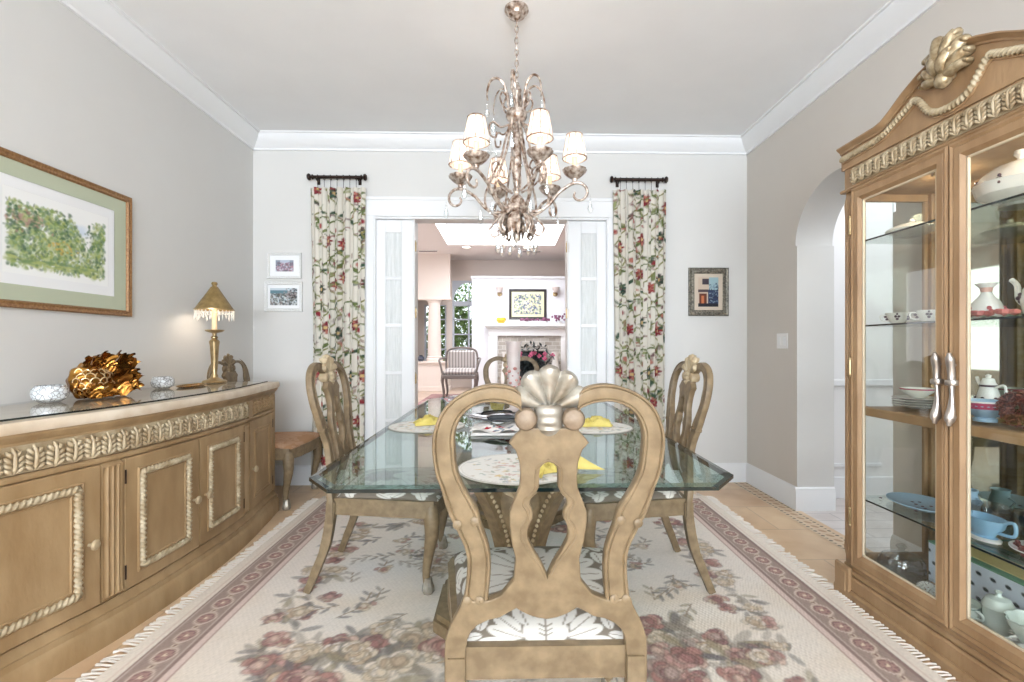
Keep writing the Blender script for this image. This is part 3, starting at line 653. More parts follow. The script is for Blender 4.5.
def napkin(x, y, z, sx, sy, h, label, seed, rz=0, tails=()):
    th = thing('yellow_napkin', (x, y, z), label, 'napkin', 'crumpled yellow napkins', rz); m = MB(); N = 44
    def P(u, v):
        X, Y = 2*u-1, 2*v-1; d = math.sqrt(X*X+Y*Y)/1.25; an = math.atan2(Y, X)
        e = max(0, 1-max(abs(X), abs(Y))**3)
        f = noise.noise(Vector((X*1.6+seed, Y*1.6, seed)))*.8+.55*abs(noise.noise(Vector((X*4+seed*3, Y*2.2, 1.7))))+.25*abs(math.sin(an*5+seed+d*5))
        f = min(f, .62)+.12*f; w_ = 1+.22*noise.noise(Vector((math.cos(an)*1.6+seed, math.sin(an)*1.6, 3)))
        return (X*sx*w_, Y*sy*w_, .002+h*max(0, e**.6*(.38+f)))
    vs = [P(i/N, j/N) for j in range(N+1) for i in range(N+1)]
    m.add(vs, [(j*(N+1)+i, j*(N+1)+i+1, (j+1)*(N+1)+i+1, (j+1)*(N+1)+i) for j in range(N) for i in range(N)])
    m.build('folded_cloth', NAP, th, ang=180)
    for t in tails:
        q = MB(); A, B, C, D = [Vector(p) for p in t]; K = 14; vv = []
        for i in range(K+1):
            for j in range(K+1):
                p = A.lerp(B, i/K).lerp(D.lerp(C, i/K), j/K); p.z += .012*math.sin(i/K*7+j/K*3)*(1-j/K)+.002; p.z = max(p.z, .001); vv.append(p)
        q.add(vv, [(i*(K+1)+j, (i+1)*(K+1)+j, (i+1)*(K+1)+j+1, i*(K+1)+j+1) for i in range(K) for j in range(K)]); q.build('trailing_corner', NAP, th, ang=180)
napkin(-.43, 2.70, ZT+.006, .095, .065, .045, 'crumpled yellow napkin on the left placemat', 1.3, .3)
napkin(.46, 2.62, ZT+.006, .105, .065, .045, 'crumpled yellow napkin on the right placemat', 4.1, -.1)
napkin(.15, 1.70, ZT+.006, .08, .06, .045, 'crumpled yellow napkin at the near end, behind the foreground splat', 7.7, .5, tails=[((.02, .05, .03), (.06, -.03, .05), (.15, -.12, .0), (.05, -.05, .0)), ((-.03, -.02, .02), (-.02, .05, .03), (-.11, -.05, 0), (-.1, -.1, 0))])
napkin(-.09, 3.93, ZT+.006, .06, .05, .085, 'crumpled yellow napkin standing by the far chair', 2.2)
# black oval tray with a handle shape, printed cloths
tr = thing('black_platter', (-.03, 2.62, ZT+.034), 'black oval platter with a curved raised handle, resting on folded cloths in mid table', 'platter')
MB().lathe([(.001, .004), (.11, .004), (.16, .014), (.185, .022), (.183, .027), (.15, .018), (.10, .01), (.001, .01)], n=40, sy=.8).build('dish', mat('black_lacquer', (22, 26, 28), .12), tr)
MB().lathe([(.001, .014), (.085, .012), (.09, .022), (.07, .032), (.04, .038), (.001, .040)], n=30, sy=.8).build('lid', mat('smoke_lacquer', (70, 74, 78), .15), tr)
m = MB(); m.tube(cat([(-.115, .02, .03), (-.10, .0, .046), (-.04, -.02, .055), (.03, -.03, .056), (.05, -.03, .05)], 6), [.008]*25, 8, flat=.6); m.build('handle', BLACK, tr)
th = thing('folded_cloth', (-.02, 2.46, ZT+.001), 'folded white cloth with a crimson flower print in front of the black platter', 'cloth')
cv = Canvas(.34, .24, .004, (226, 220, 214))
for i in range(9): cv.rose(.05+.26*rng.rand(), .02+.2*rng.rand(), .028, [(176, 22, 44), (150, 10, 36), (200, 60, 70)], 1, 9)
for i in range(14): cv.blob(.34*rng.rand(), .24*rng.rand(), .02, .007, rng.rand()*3, (120, 130, 140))
m = MB(); cv.grid(m, lambda u, v: (.34*(u-.5)+.01*math.sin(v*9), .24*(v-.5)+.012*math.sin(u*11), .022+.008*math.sin(u*14+v*6)+.004*math.sin(v*25))); m.build('printed_face', PTC, th, ang=180)
m = MB(); [m.cbox(-.165+.004*k, .165-.004*k, -.115, .115, .001+.004*k, .0045+.004*k, .0015) for k in range(3)]; m.build('under_layers', mat('white_linen', (220, 216, 210), .85), th)
th = thing('glass_ashtray', (-.18, 2.90, ZT+.0005), 'small clear glass dish beside the black platter', 'dish')
MB().lathe([(.001, 0), (.06, 0), (.085, .03), (.08, .033), (.055, .008), (.001, .006)], n=28, flute=.04).build('bowl', CRYST2, th)
# magazines and papers at the far end
MAGS = [(-.40, 3.86, .0, .25, (200, 120, 130), 'magazine with a pink cover under a stack at the far left of the table'), (-.38, 3.90, .012, .1, (120, 90, 110), 'dark plum magazine in the middle of the far left stack'), (-.30, 3.86, .024, .5, (226, 224, 226), 'white magazine topmost on the far left stack')]
for x, y, dz_, a, c, lb in MAGS:
    th = thing('magazine', (x, y, ZT+.0005+dz_), lb, 'magazine', 'magazines at the far end of the table', a)
    cvm = Canvas(.21, .27, .006, c); [cvm.blob(.21*rng.rand(), .27*rng.rand(), .03, .02, rng.rand()*3, tuple(int(v*.7) for v in c), .8) for _ in range(8)]; cvm.rect(.02, .22, .19, .25, (240, 236, 230), .8)
    MB().cbox(-.105, .105, -.135, .135, .0, .011, .002).build('pages', WHITE, th)
    m = MB(); cvm.grid(m, lambda u, v: (.21*(u-.5), .27*(v-.5), .0116)); m.build('cover', PT, th, False)
# tall hurricane candle holder
th = thing('candle_holder', (.035, 3.25, ZT+.0005), 'tall slim white candle in a frosted holder with pink blossoms, behind the silver fan crest', 'candle holder')
FROST = mat('frosted_glass', (236, 226, 222), .35, 0, (224, 206, 200), 12, Transmission_Weight=.35)
MB().lathe([(.001, 0), (.06, 0), (.062, .008), (.03, .02), (.018, .05), (.022, .09), (.036, .11), (.038, .13)], n=24).build('base', FROST, th)
MB().lathe([(.036, .12), (.042, .2), (.044, .32), (.05, .44), (.056, .47), (.054, .47), (.047, .44), (.041, .32), (.039, .2), (.033, .125)], n=28).build('chimney', FROST, th)
MB().lathe([(.001, .13), (.028, .13), (.028, .40), (.024, .41), (.001, .405)], n=20).build('candle', CAND, th)
m = MB()
for i in range(26): a = i*2.4; m.ball((.044*math.cos(a), .044*math.sin(a), .15+.006*i), .006+.004*(i % 3), 8, sz=.8)
m.build('blossoms', mat('blossom_pink', (206, 160, 150), .7, 0, (186, 120, 112), 60), th)
# ================================================================ SIDEBOARD
F = smooth_tab([(1.15, -1.80), (1.5, -1.765), (1.78, -1.715), (2.03, -1.655), (2.36, -1.628), (2.7, -1.622), (3.0, -1.638), (3.17, -1.665), (3.4, -1.70), (3.65, -1.745)], .07)
SY0, SY1 = 1.28, 3.58; XW = XL+.012
sb = thing('sideboard', (-1.95, 2.43, 0), 'long serpentine wooden sideboard with rope-framed doors against the left wall', 'sideboard')
def sbp(x, y, z): return (x+1.95, y-2.43, z)
PS = lambda u, z, o: sbp(F(u)+o, u, z)
def sbody(m, off, z0, z1, y0, y1, n=60, endr=0):
    poly = [sbp(XW, y0, 0)[:2]]+[sbp(F(y0+(y1-y0)*i/n)+off, y0+(y1-y0)*i/n, 0)[:2] for i in range(n+1)]+[sbp(XW, y1, 0)[:2]]
    m.prism(poly, 'z', z0, z1); return m
m = MB(); sbody(m, -.012, .13, .90, SY0, SY1); body = m.build('body', WOOD, sb, ang=20)
m = MB(); sbody(m, .02, 0, .125, SY0-.03, SY1+.03)
m.sweep(PS, [(.02, 0), (.034, .0), (.034, .075), (.028, .09), (.016, .105), (.012, .125), (-.004, .15), (-.006, .16), (-.02, .16), (-.02, 0)], SY0-.03, SY1+.03, 60); m.build('plinth', WOOD, sb, ang=25)
m = MB(); m.sweep(PS, [(-.02, .87), (.004, .87), (.006, .88), (.016, .89), (.026, .905), (.026, .915), (-.02, .915)], SY0, SY1+.02, 60)
m.sweep(PS, [(-.02, .742), (.006, .742), (.010, .748), (.010, .757), (.004, .766), (-.02, .766)], SY0, SY1, 60)
m.build('moulding', WOOD, sb, ang=25)
m = MB(); sbody(m, .03, .92, .948, SY0-.03, SY1+.03)
m.sweep(PS, [(.0, .915), (.032, .915), (.036, .922), (.036, .944), (.03, .955), (.0, .955)], SY0-.03, SY1+.03, 60); sbody(m, .005, .945, .955, SY0-.03, SY1+.03)
m.build('stone_top', MARBLE, sb, ang=30)
gl = MB(); gl.add([sbp(XW, SY0, .9635)]+[sbp(F(SY0+(SY1-.02-SY0)*i/60)-.035, SY0+(SY1-.02-SY0)*i/60, .9635) for i in range(61)]+[sbp(XW, SY1-.02, .9635)], [tuple(range(63))]); gs_ = gl.build('glass_sheet', glass('sideboard_glass', (.97, .98, .97), 1.7), sb, False)
gl = MB(); gl.sweep(PS, [(-.037, .9565), (-.0345, .9565), (-.0345, .9635), (-.037, .9635)], SY0, SY1-.02, 60); gl.build('glass_edge', EDGEG, gs_)
lw = .062
def acan(a, b, L):
    u = (a*L/lw) % 1; x = abs(u-.5)*2; wd = (.84-.10*(math.sin(b*PI*7)**2))*(1 if b < .62 else max(.04, math.sqrt(max(0, 1-((b-.62)/.37)**2)))); e = max(0, 1-(x/wd)**3)**.7; tip = min(1, b/.05)
    ve = .5+.5*math.cos(x*5-b*21); mid = max(0, 1-x/.17)
    return .0005+.021*e*tip*(.45+.30*ve*(1-mid)+.5*mid)*(1+.2*math.sin(b*PI))
def leaves(m, P, u0, u1, z0, z1):
    n = round((u1-u0)/lw); w_ = (u1-u0)/n; h = z1-z0
    m.sweep(P, [(-.01, z0-.003), (.003, z0-.003), (.003, z1+.003), (-.01, z1+.003)], u0, u1, n*2)
    for i in range(n):
        c = u0+w_*(i+.5)
        m.tube([P(c, z0+h*t, .006+.012*math.sin(PI*min(1, t*1.02))**.6) for t in (0, .2, .4, .6, .8, .98)], [w_*.10, w_*.12, w_*.11, w_*.10, w_*.10, w_*.07], 7)
        for s_ in (-1, 1):
            for k in range(4):
                zb = z0+h*(.02+.20*k); L_ = w_*(.42, .43, .40, .30)[k]
                m.tube([P(c+s_*w_*.06, zb, .008), P(c+s_*L_*.6, zb+h*.10, .014), P(c+s_*L_*.98, zb+h*.19, .012), P(c+s_*L_*.86, zb+h*.25, .005)], [w_*.08, w_*.135, w_*.125, w_*.06], 6)
m = MB(); leaves(m, PS, SY0+.02, 3.055, .772, .866); m.build('carved_frieze', CARVE, sb, ang=70)
m = MB(); leaves(m, PS, 3.12, 3.53, .772, .866); m.build('carved_frieze', WOOD, sb, ang=70)
def pil(m, P, u0, u1, z0, z1, n=4, d=.012):
    m.relief(P, u0, u1, z0, z1, n*10, 30, lambda a, b: (d+.003) if (b < .06 or b > .94) else d-.008*abs(math.sin(a*n*PI))**.5+.003)
for u0, u1 in ((1.995, 2.085), (3.005, 3.07)):
    m = MB(); pil(m, PS, u0, u1, .165, .742); m.build('pilaster', WOOD, sb, ang=50)
m = MB(); m.sweep(PS, [(-.02, .165), (.012, .165), (.012, .87), (-.02, .87)], 3.535, SY1, 3); m.build('corner_post', WOOD, sb); m = MB(); m.sweep(PS, [(-.02, .765), (.016, .765), (.016, .87), (-.02, .87)], 3.06, 3.13, 3); m.build('frieze_block', WOOD, sb)
def rect_path(P, u0, u1, z0, z1, off, step=.012):
    pts = []; n = int((u1-u0)/step); k = int((z1-z0)/step)
    for i in range(n): pts.append(P(u0+(u1-u0)*i/n, z0, off))
    for i in range(k): pts.append(P(u1, z0+(z1-z0)*i/k, off))
    for i in range(n): pts.append(P(u1-(u1-u0)*i/n, z1, off))
    for i in range(k): pts.append(P(u0, z1-(z1-z0)*i/k, off))
    return pts
ROPE = mat('rope_carving', (160, 140, 108), .45, 0, (196, 182, 154), 20)
def sdoor(u0, u1, knob_u, rope=True, hinge=None):
    z0, z1 = .172, .738; m = MB()
    m.sweep(PS, [(-.014, z0), (.008, z0), (.012, z0+.004), (.012, z1-.004), (.008, z1), (-.014, z1)], u0+.004, u1-.004, 24)
    d = m.build('door', WOOD, sb, ang=25); ins = .085 if rope else .075
    q = MB(); a, b, c, e = u0+ins, u1-ins, z0+ins-.01, z1-ins+.01
    if rope:
        q.tube(rect_path(PS, a, b, c, e, .015, .004), .013, 10, rope=.28, turns=300, closed=True); q.build('rope_moulding', ROPE, d, ang=80)
    q = MB(); g = .018 if rope else 0; q.tube(rect_path(PS, a-g, b+g, c-g, e+g, .012), .006, 6, closed=True); q.tube(rect_path(PS, a+.022, b-.022, c+.022, e-.022, .012), .005, 6, closed=True); q.build('panel_moulding', WOOD, d)
    kz = .43; p = PS(knob_u, kz, .012)
    MB().lathe([(.001, 0), (.007, 0), (.006, .012), (.012, .016), (.019, .022), (.02, .028), (.015, .034), (.001, .037)], p, 18, .06, 10, axis='x').build('knob', mat('knob_silvered', (184, 164, 132), .35, .3) if 'knob_silvered' not in bpy.data.materials else bpy.data.materials['knob_silvered'], d)
    if hinge:
        for z in (.25, .66): q = MB(); q.tube([PS(hinge, z-.03, .012), PS(hinge, z+.03, .012)], .004, 6); q.build('hinge', BRONZE, d)
sdoor(1.36, 1.99, 1.945); sdoor(2.092, 2.545, 2.50, hinge=2.096); sdoor(2.548, 3.0, 2.59, hinge=2.997); sdoor(3.085, 3.53, 3.125, False, hinge=3.527)
ZS = .965
# ---- on the sideboard
MOS = mat('mother_of_pearl', (214, 216, 216), .2, .1)
n_ = MOS.node_tree; vo = n_.nodes.new('ShaderNodeTexVoronoi'); vo.inputs['Scale'].default_value = 55; vo.feature = 'DISTANCE_TO_EDGE'; tcn = n_.nodes.new('ShaderNodeTexCoord'); n_.links.new(tcn.outputs['Object'], vo.inputs['Vector'])
rp_ = n_.nodes.new('ShaderNodeValToRGB'); rp_.color_ramp.elements[0].color = (*lin((120, 118, 116)), 1); rp_.color_ramp.elements[1].color = (*lin((222, 226, 228)), 1); rp_.color_ramp.elements[1].position = .1
n_.links.new(vo.outputs['Distance'], rp_.inputs[0]); n_.links.new(rp_.outputs[0], n_.nodes['Principled BSDF'].inputs['Base Color'])
for x, y, r, lb in ((-2.08, 2.23, .066, 'larger pearly mosaic votive bowl left of the gold shell sculpture'), (-2.08, 2.94, .060, 'smaller pearly mosaic votive bowl between the gold sculpture and the lamp')):
    th = thing('votive_bowl', (x, y, ZS+.001), lb, 'bowl', 'mosaic votive bowls')
    MB().lathe([(.001, 0), (.55*r, 0), (.9*r, .22*r), (r, .55*r), (.95*r, .9*r), (.75*r, 1.15*r), (.68*r, 1.15*r), (.86*r, .85*r), (.9*r, .55*r), (.8*r, .25*r), (.001, .1*r)], n=32).build('bowl', MOS, th)
    MB().lathe([(.001, .12*r), (.4*r, .12*r), (.4*r, .6*r), (.001, .6*r)], n=16).build('candle', CAND, th)
th = thing('shell_sculpture', (-2.04, 2.44, ZS+.001), 'glossy gold shell and leaf sculpture between the two mosaic bowls on the sideboard', 'sculpture'); th.scale = (1.0, 1.0, 1.22)
m = MB(); N, M2 = 72, 44; vs = []
def sbody_(a, b):
    d = Vector((math.sin(b)*math.cos(a), math.sin(b)*math.sin(a), math.cos(b))); sp = (a/(2*PI)*1+b/PI) % 1
    rr = 1+.03*math.sin(b*11+a*1.0)+.10*noise.noise(d*2.6+Vector((3, 1, 0)))-.12*max(0, d.z)**2
    return Vector((d.x*.075*rr, -.05+d.y*.10*rr, max(0, .072+d.z*.075*rr)))
for i in range(N):
    for j in range(M2+1): vs.append(sbody_(2*PI*i/N, PI*j/M2))
m.add(vs, [(i*(M2+1)+j, ((i+1) % N)*(M2+1)+j, ((i+1) % N)*(M2+1)+j+1, i*(M2+1)+j+1) for i in range(N) for j in range(M2)]); m.build('shell_body', GOLD, th, ang=180)
m = MB()
for q, (by, bz, s_) in enumerate([(.02, .10, 1.25), (.07, .11, 1.15), (.06, .05, 1.2), (.11, .06, .95), (-.03, .13, 1.0), (-.08, .12, .8), (.0, .04, 1.3), (.09, .02, 1.1), (-.13, .02, .9), (-.05, .02, 1.0)]):
    for k in range(4):   # cupped ruffled petals
        an = k*PI/2+q; tl = Vector((.35+.5*math.cos(an), .5*math.sin(an*1.3)+.35, .35+.6*math.sin(k*2+q))).normalized(); K = 12; vv = []
        sx_ = tl.cross(Vector((1, .2, .1))).normalized()
        for i in range(K+1):
            for j in range(K+1):
                u, v = i/K, j/K*2-1; wd = .036*s_*math.sin(min(1, u*1.15)*PI*.8)**.6; p = Vector((.015+.02*math.sin(q*2.2+k), by, bz))+tl*(.065*s_*u)+sx_*(v*wd)+Vector((.022*s_*v*v+.007*math.sin(v*7+u*6)+.02*u*u, 0, .006*math.sin(u*9)))
                p.z = max(p.z, .002); vv.append(p)
        m.add(vv, [(i*(K+1)+j, (i+1)*(K+1)+j, (i+1)*(K+1)+j+1, i*(K+1)+j+1) for i in range(K) for j in range(K)])
m.build('ruffled_leaves', GOLD, th, ang=180)
m = MB()
for i in range(7):
    for j in range(5):
        a0 = R(-78+24*i+(12 if j % 2 else 0)); b0 = R(58+15*j); m.tube([sbody_(a0+R(12)*math.sin(t), b0-R(13)*math.cos(t)+R(6))*1.0+Vector((.004, 0, 0)) for t in np.linspace(-PI/2, PI/2, 9)], .0022, 5)
m.build('scale_lines', mat('pale_gold', (230, 206, 160), .3, .6), th)
# candlestick lamp
lx, ly = -2.05, 3.40
lp = thing('table_lamp', (lx, ly, ZS+.001), 'slender brass candlestick lamp with a pointed gold shade and crystal fringe', 'lamp'); lp.scale = (1, 1, 1.055)
MB().lathe([(.001, 0), (.075, 0), (.078, .006), (.07, .014), (.04, .022), (.024, .035), (.022, .045), (.016, .06), (.02, .10), (.028, .24), (.033, .27), (.026, .28), (.016, .287), (.022, .295), (.022, .30), (.012, .31), (.014, .325), (.05, .335), (.062, .345), (.06, .348), (.045, .342), (.001, .34)], n=32).build('stem', BRASS, lp)
MB().lathe([(.001, .34), (.017, .34), (.017, .49), (.014, .50), (.001, .50)], n=16).build('candle_sleeve', CAND, lp)
SHADE = mat('gold_shade', (130, 106, 62), .5, .3, (156, 130, 84), 30, .3, 80)
m = MB(); m.lathe([(.118, .478), (.12, .480), (.022, .63), (.014, .634), (.014, .645), (.02, .65), (.016, .662), (.001, .665)], n=40); m.lathe([(.117, .478), (.02, .627)], n=40); m.build('shade', SHADE, lp)
m = MB(); m.lathe([(.116, .476), (.123, .476), (.123, .484), (.116, .484)], n=40); m.build('shade_band', BRASS, lp)
MB().ball((0, 0, .525), .018, sz=1.4).build('bulb', BULB, lp)
o = point('lamp_glow', (lx, ly, ZS+.555), 4.5, (1, .9, .78), .032)
m = MB()
for k in range(30):
    a = 2*PI*k/30; L = .05 if k % 3 else .07; x, y = .118*math.cos(a), .118*math.sin(a)
    m.tube([(x, y, .476), (x, y, .476-L*.5)], .0015, 4); m.lathe([(.001, -L), (.005, -L*.72), (.0015, -L*.45)], (x, y, .476), 6)
    a2 = 2*PI*(k+1)/30; m.tube([(.119*math.cos(a+(a2-a)*t), .119*math.sin(a+(a2-a)*t), .472-.018*math.sin(PI*t)) for t in np.linspace(0, 1, 5)], .0022, 4)
m.build('bead_fringe', mat('bead_glass', (244, 242, 236), .1, Transmission_Weight=.3), lp)
th = thing('gilt_tray', (-2.00, 3.08, ZS+.001), 'flat oval gilt tray lying in front of the brass lamp', 'tray')
m = MB(); m.lathe([(.001, .003), (.10, .003), (.115, .009), (.118, .008), (.105, .0), (.001, 0)], n=36, sx=.45); m.build('dish', GOLD, th)
m = MB(); m.tube([(.053*math.cos(a), .117*math.sin(a), .009) for a in np.linspace(0, 2*PI, 37)[:-1]], .003, 6, closed=True); m.build('rim', BRASS, th)
# ================================================================ PICTURES
def frame(name, label, P, w_, h_, fw, fmat, matw, matcol, cv, cat_='picture', inner=None, group=None, depth=.022):
    """P(u,z,o): u along wall, z up, o out of wall; centred at 0"""
    th = thing(name, P(0, 0, 0), label, cat_, group); o0 = Vector(P(0, 0, 0)); Q = lambda u, z, o: tuple(Vector(P(u, z, o))-o0)
    m = MB(); pf = [(0, .0), (0, depth*.8), (.15, depth), (.5, depth*.75), (.8, depth*.9), (1, depth*.5), (1, .002)]
    cs = [(-1, -1), (1, -1), (1, 1), (-1, 1)]; k = len(pf); vs = []
    for sx, sz in cs:
        for t, o in pf: vs.append(Q(sx*(w_/2-fw*t), sz*(h_/2-fw*t), o+.001))
    m.add(vs, [(i*k+j, i*k+(j+1) % k, ((i+1) % 4)*k+(j+1) % k, ((i+1) % 4)*k+j) for i in range(4) for j in range(k)]); m.build('frame', fmat, th, ang=20)
    a, b = w_/2-fw, h_/2-fw
    def ring(nm, a0, b0, a1, b1, o, mt):
        q = MB(); q.add([Q(-a0, -b0, o), Q(a0, -b0, o), Q(a0, b0, o), Q(-a0, b0, o), Q(-a1, -b1, o), Q(a1, -b1, o), Q(a1, b1, o), Q(-a1, b1, o)], [(0, 1, 5, 4), (1, 2, 6, 5), (2, 3, 7, 6), (3, 0, 4, 7)]); q.build(nm, mt, th, False)
    iw, ih = cv.wm/2, cv.hm/2
    if inner: ring('mat_board', a, b, inner[0]/2, inner[1]/2, .009, matcol[0]); ring('inner_mat', inner[0]/2, inner[1]/2, iw, ih, .007, matcol[1])
    else: ring('mat_board', a, b, iw, ih, .008, matcol[0])
    q = MB(); cv.grid(q, lambda u, v: Q((2*u-1)*iw, (2*v-1)*ih, .006)); q.build('print', PT, th, False)
    return th
FG = mat('gilt_brown_frame', (128, 88, 52), .4, .2, (160, 122, 80), 90, .3, 200)
cv = Canvas(.56, .385, .004, (240, 240, 238)); gs = [(106, 136, 70), (136, 158, 80), (84, 116, 76), (164, 172, 92), (60, 92, 70), (180, 190, 130), (120, 150, 110)]
for i in range(26): cv.blob(.32+.1*rng.rand(), .25+.04*rng.rand(), .04, .02, 0, (206, 218, 232), .25, .8)
for i in range(260):
    x = .03+.50*rng.rand(); y = .04+.27*rng.rand()
    if y < .30-.14*max(0, min(1, (x-.33)/.1))+(.15 if x > .46 else 0): cv.blob(x, y, .03, .022, rng.rand()*3, [(176, 186, 120), (150, 170, 110), (190, 196, 140), (140, 162, 120)][i % 4], .5, .6)
for i in range(1500):
    x = .02+.52*rng.rand(); y = .03+.31*rng.rand()**.9; top = .335-.14*max(0, min(1, (x-.33)/.1))+(.15 if x > .46 else 0)
    if y < min(top, .335): cv.blob(x, y, .006+.013*rng.rand(), .004+.009*rng.rand(), rng.rand()*3, gs[rng.randint(7)], .6, .5)
for i in range(60): cv.blob(.10+.05*rng.normal(), .26+.02*rng.normal(), .012, .008, rng.rand()*3, [(176, 140, 126), (160, 120, 110), (190, 160, 140)][i % 3], .6, .5)
for i in range(25): cv.blob(.26+.05*rng.normal(), .16+.015*rng.normal(), .01, .007, 0, (206, 170, 80), .6, .5)
for x in (.035, .06, .15, .30, .44):
    for i in range(40): t = rng.rand(); cv.blob(x+.022*(1-t)*rng.normal(), .2+.11*t, .009, .007, 0, (70, 104, 70), .5, .6)
for i in range(80): cv.blob(.46*rng.rand()+.02, .05+.03*rng.rand(), .03, .008, 0, (176, 184, 110) if i % 2 else (110, 140, 90), .5, .6)
SAGE = mat('sage_mat', (184, 190, 166), .9); PAPER = mat('white_mat', (236, 236, 236), .9)
frame('landscape_painting', 'large framed watercolour of green trees with a sage mat on the left wall', lambda u, z, o: (XL+o, 2.45+u, 1.742+z), .87, .70, .035, FG, 0, (SAGE, PAPER), cv, inner=(.64, .485))
WFR = mat('white_frame', (228, 228, 226), .5, 0, (214, 212, 208), 120, .4, 200)
def photo(w_, h_, sky, ground, blobs, n=200):
    c = Canvas(w_, h_, .004, sky)
    for i in range(n):
        k = i % len(blobs); x = w_*rng.rand(); y = h_*(.75*rng.rand()); c.blob(x, y, .012, .008, rng.rand()*3, blobs[k], .8, .5)
    return c
c1 = photo(.155, .10, (180, 190, 204), 0, [(150, 120, 140), (176, 130, 140), (110, 110, 120), (196, 196, 206), (130, 90, 100)])
for x in (.02, .14): c1.rect(x-.02, .05, x+.02, .10, (104, 110, 122), .6)
frame('framed_photo', 'small white framed photo, the upper of the two left of the curtain', lambda u, z, o: (-1.96+u, YB-o, 1.923+z), .295, .225, .022, WFR, 0, (PAPER,), c1, group='white framed photos')
c2 = photo(.235, .15, (196, 206, 212), 0, [(50, 56, 58), (80, 90, 84), (150, 150, 148), (110, 90, 84), (200, 200, 196)], 320)
c2.rect(0, .105, .15, .13, (96, 128, 138)); [c2.blob(.19+.035*rng.normal(), .10+.03*rng.normal(), .010, .008, 0, [(50, 46, 48), (150, 140, 140)][i % 2], .8, .5) for i in range(80)]
frame('framed_photo', 'wider white framed photo hanging just below the small one', lambda u, z, o: (-1.968+u, YB-o, 1.652+z), .33, .262, .028, WFR, 0, (PAPER,), c2, group='white framed photos')
c3 = Canvas(.185, .265, .004, (196, 176, 156)); c3.rect(.1, .1, .185, .265, (150, 176, 182)); c3.rect(.04, .2, .1, .25, (60, 50, 60)); c3.rect(0, .13, .09, .155, (70, 56, 60)); c3.rect(.0, 0, .185, .03, (26, 24, 34)); c3.rect(.01, .03, .08, .12, (96, 44, 28)); c3.rect(.03, .03, .055, .1, (190, 110, 70)); c3.rect(.09, .03, .185, .15, (40, 52, 84))
for i in range(120): c3.blob(.1+.09*rng.rand(), .03+.18*rng.rand(), .009, .006, rng.rand()*3, [(36, 44, 70), (90, 110, 130), (140, 160, 170), (24, 26, 36)][i % 4], .7, .5)
DFR = mat('dark_silver_frame', (74, 70, 62), .4, .4, (140, 134, 120), 70, .6, 150)
frame('street_scene_picture', 'dark framed picture of a street with blue buildings, right of the right curtain', lambda u, z, o: (1.79+u, YB-o, 1.704+z), .36, .43, .052, DFR, 0, (mat('beige_mat', (200, 186, 168), .9),), c3)
# switch plate
th = thing('light_switch', (XR, 3.70, 1.26), 'white double light switch plate on the right wall beside the arch', 'light switch')
MB().cbox(-.007, 0, -.075, .075, -.06, .06, .003).build('plate', WHITE, th)
for y in (-.036, .036): MB().cbox(-.011, -.006, y-.018, y+.018, -.034, .034, .002).build('rocker', TRIM, th)
# ================================================================ CURTAINS
def curtain_cv(seed):
    rr = np.random.RandomState(seed); cv = Canvas(.80, 2.57, .0085, (214, 208, 196)); gr = [(96, 108, 62), (118, 126, 84), (62, 84, 66), (140, 144, 100)]; rd = [(140, 52, 58), (160, 84, 76), (120, 44, 54), (176, 110, 96)]; pu = [(110, 84, 84), (134, 100, 88)]
    for row in range(7):
        y0 = .02+row*.385
        for c in range(4):
            x0 = .06+c*.22+(.11 if row % 2 else 0)+.05*rr.normal(); y0 = row*.385+.05*rr.normal()
            pts = [(x0+.075*math.sin(t*2.6)+.02*rr.rand(), y0+t*.12) for t in np.linspace(0, 4, 12)]; cv.line(pts, .0075, (124, 122, 70), .9)
            for k, (px, py) in enumerate(pts):
                if k % 2 == 0: cv.leaf(px, py, .075+.03*rr.rand(), rr.rand()*2*PI, gr[rr.randint(4)]); cv.leaf(px, py, .06, rr.rand()*2*PI, pu[rr.randint(2)], .7)
            fx, fy = x0+.06+.02*rr.normal(), y0+.2+.03*rr.normal(); cols = rd if (row+c) % 3 != 1 else [(58, 82, 66), (84, 102, 80), (44, 66, 56)]
            for k in range(9): a = k*2*PI/9; cv.blob(fx+.034*math.cos(a), fy+.036*math.sin(a), .026, .014, a, cols[k % len(cols)], 1, .3, (90, 44, 48))
            cv.blob(fx, fy, .015, .016, 0, (206, 176, 120))
            cv.line([(fx-.09+.09*math.cos(t), fy+.14+.07*math.sin(t)) for t in np.linspace(0, 4.2, 14)], .008, gr[0], 1)
            cv.blob(x0-.06, y0+.33, .024, .03, .4, rd[rr.randint(4)], 1, .4, (96, 40, 50)); cv.blob(x0+.1, y0+.41, .02, .012, 1, pu[0])
    for i in range(150):
        cv.leaf(.8*rr.rand(), 2.57*rr.rand(), .03+.05*rr.rand(), rr.rand()*2*PI, (gr+rd+pu)[rr.randint(10)], .75)
    return cv
CURT = painted('curtain_cloth', .9, .1, .1)
